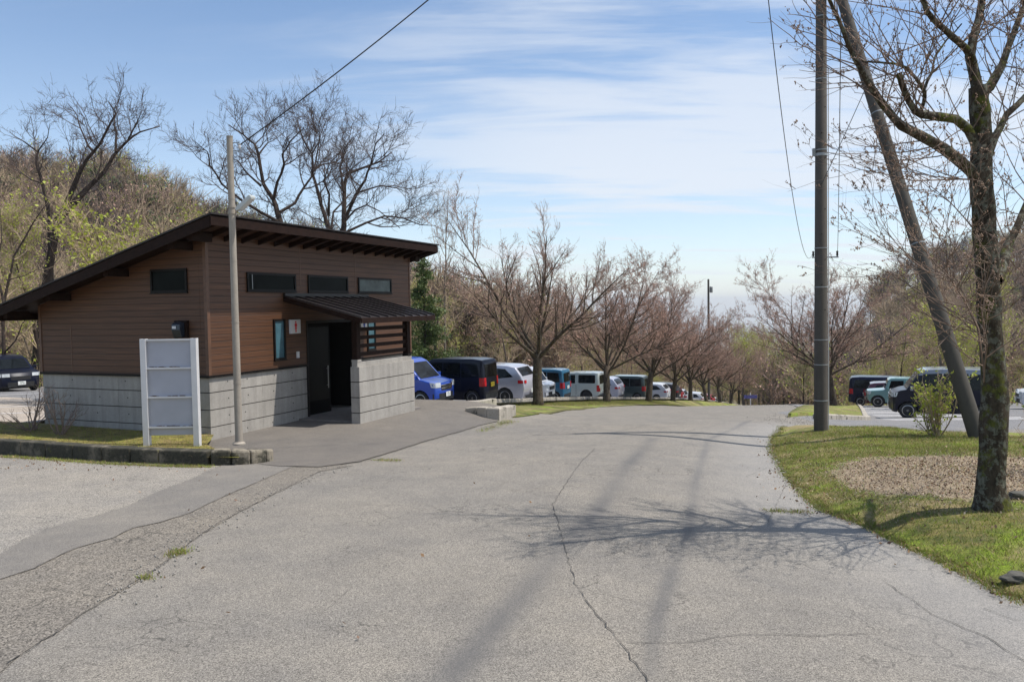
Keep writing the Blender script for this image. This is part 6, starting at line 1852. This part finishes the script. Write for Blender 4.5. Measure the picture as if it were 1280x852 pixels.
n1 = noise_w(.55, (.55, 1.5, 1), 7, .60, R_(8), (3.1, 1.7, 0), .4); n2 = noise_w(2.2, (.4, 1.7, 1), 6, .6, R_(10), dist=.5)
# cover: a band of cirrus low on the right of the view, thin veils above, clear at the upper left
right = ramp_w(az, -.42, .12)
band = M2('MULTIPLY', ramp_w(el, .10, .17), M2('SUBTRACT', 1.0, ramp_w(el, .18, .25)))
top = ramp_w(el, .30, .42)
cover = M2('ADD', M2('MULTIPLY', band, .12), M2('MULTIPLY', top, .11))
cover = M2('MULTIPLY', M2('ADD', cover, .03), right)
val = M2('ADD', M2('ADD', M2('MULTIPLY', n1, .5), M2('MULTIPLY', n2, .5)), cover)
cl = M2('MULTIPLY', ramp_w(val, .50, .66), M2('ADD', M2('MULTIPLY', right, .85), .08))
# pale milky air close to the horizon
hz = M2('MULTIPLY', M2('SUBTRACT', 1.0, ramp_w(el, .0, .40)), .34)
hz = M2('ADD', hz, M2('MULTIPLY', M2('SUBTRACT', 1.0, ramp_w(el, .0, .10)), .2))
fac = M2('MAXIMUM', cl, hz, True)
fac = M2('MINIMUM', M2('ADD', M2('MULTIPLY', cl, .75), hz), .93)
mx = wn('ShaderNodeMix', data_type='RGBA'); ins = [i for i in mx.inputs if i.enabled]
nt.links.new(M2('MULTIPLY', fac, .92), ins[0]); sg = wn('ShaderNodeMix', data_type='RGBA', blend_type='MULTIPLY'); si = [i for i in sg.inputs if i.enabled]; si[0].default_value = 1.0; nt.links.new(sky.outputs[0], si[1]); si[2].default_value = (1.20, 1.22, 1.22, 1)
nt.links.new([o_ for o_ in sg.outputs if o_.enabled][0], ins[1]); ins[2].default_value = (6.0, 6.4, 7.0, 1)
nt.links.new([o_ for o_ in mx.outputs if o_.enabled][0], bg.inputs['Color'])
bg.inputs['Strength'].default_value = .125

HAZE = 0.00015
if HAZE:
    mb = MB(); mb.box(-9500, 9500, -60, 9600, -400, 60); hz_o = mb.build('haze', [])
    hm = bpy.data.materials.new('haze_air'); hm.use_nodes = True; t_ = hm.node_tree; t_.nodes.remove(t_.nodes['Principled BSDF'])
    pv = t_.nodes.new('ShaderNodeVolumePrincipled'); pv.inputs['Color'].default_value = (.9, .94, 1, 1); pv.inputs['Density'].default_value = HAZE; pv.inputs['Anisotropy'].default_value = .2
    t_.links.new(pv.outputs[0], t_.nodes['Material Output'].inputs['Volume'])
    hz_o.data.materials.append(hm); tag(hz_o, kind='stuff')

scene.render.engine = 'CYCLES'
scene.render.resolution_x = 1024; scene.render.resolution_y = 681
scene.view_settings.view_transform = 'Standard'; scene.view_settings.look = 'None'
scene.view_settings.exposure = 0.15; scene.view_settings.gamma = 1.0; scene.view_settings.use_curve_mapping = False
scene.cycles.max_bounces = 6; scene.cycles.transparent_max_bounces = 8; scene.cycles.volume_bounces = 0
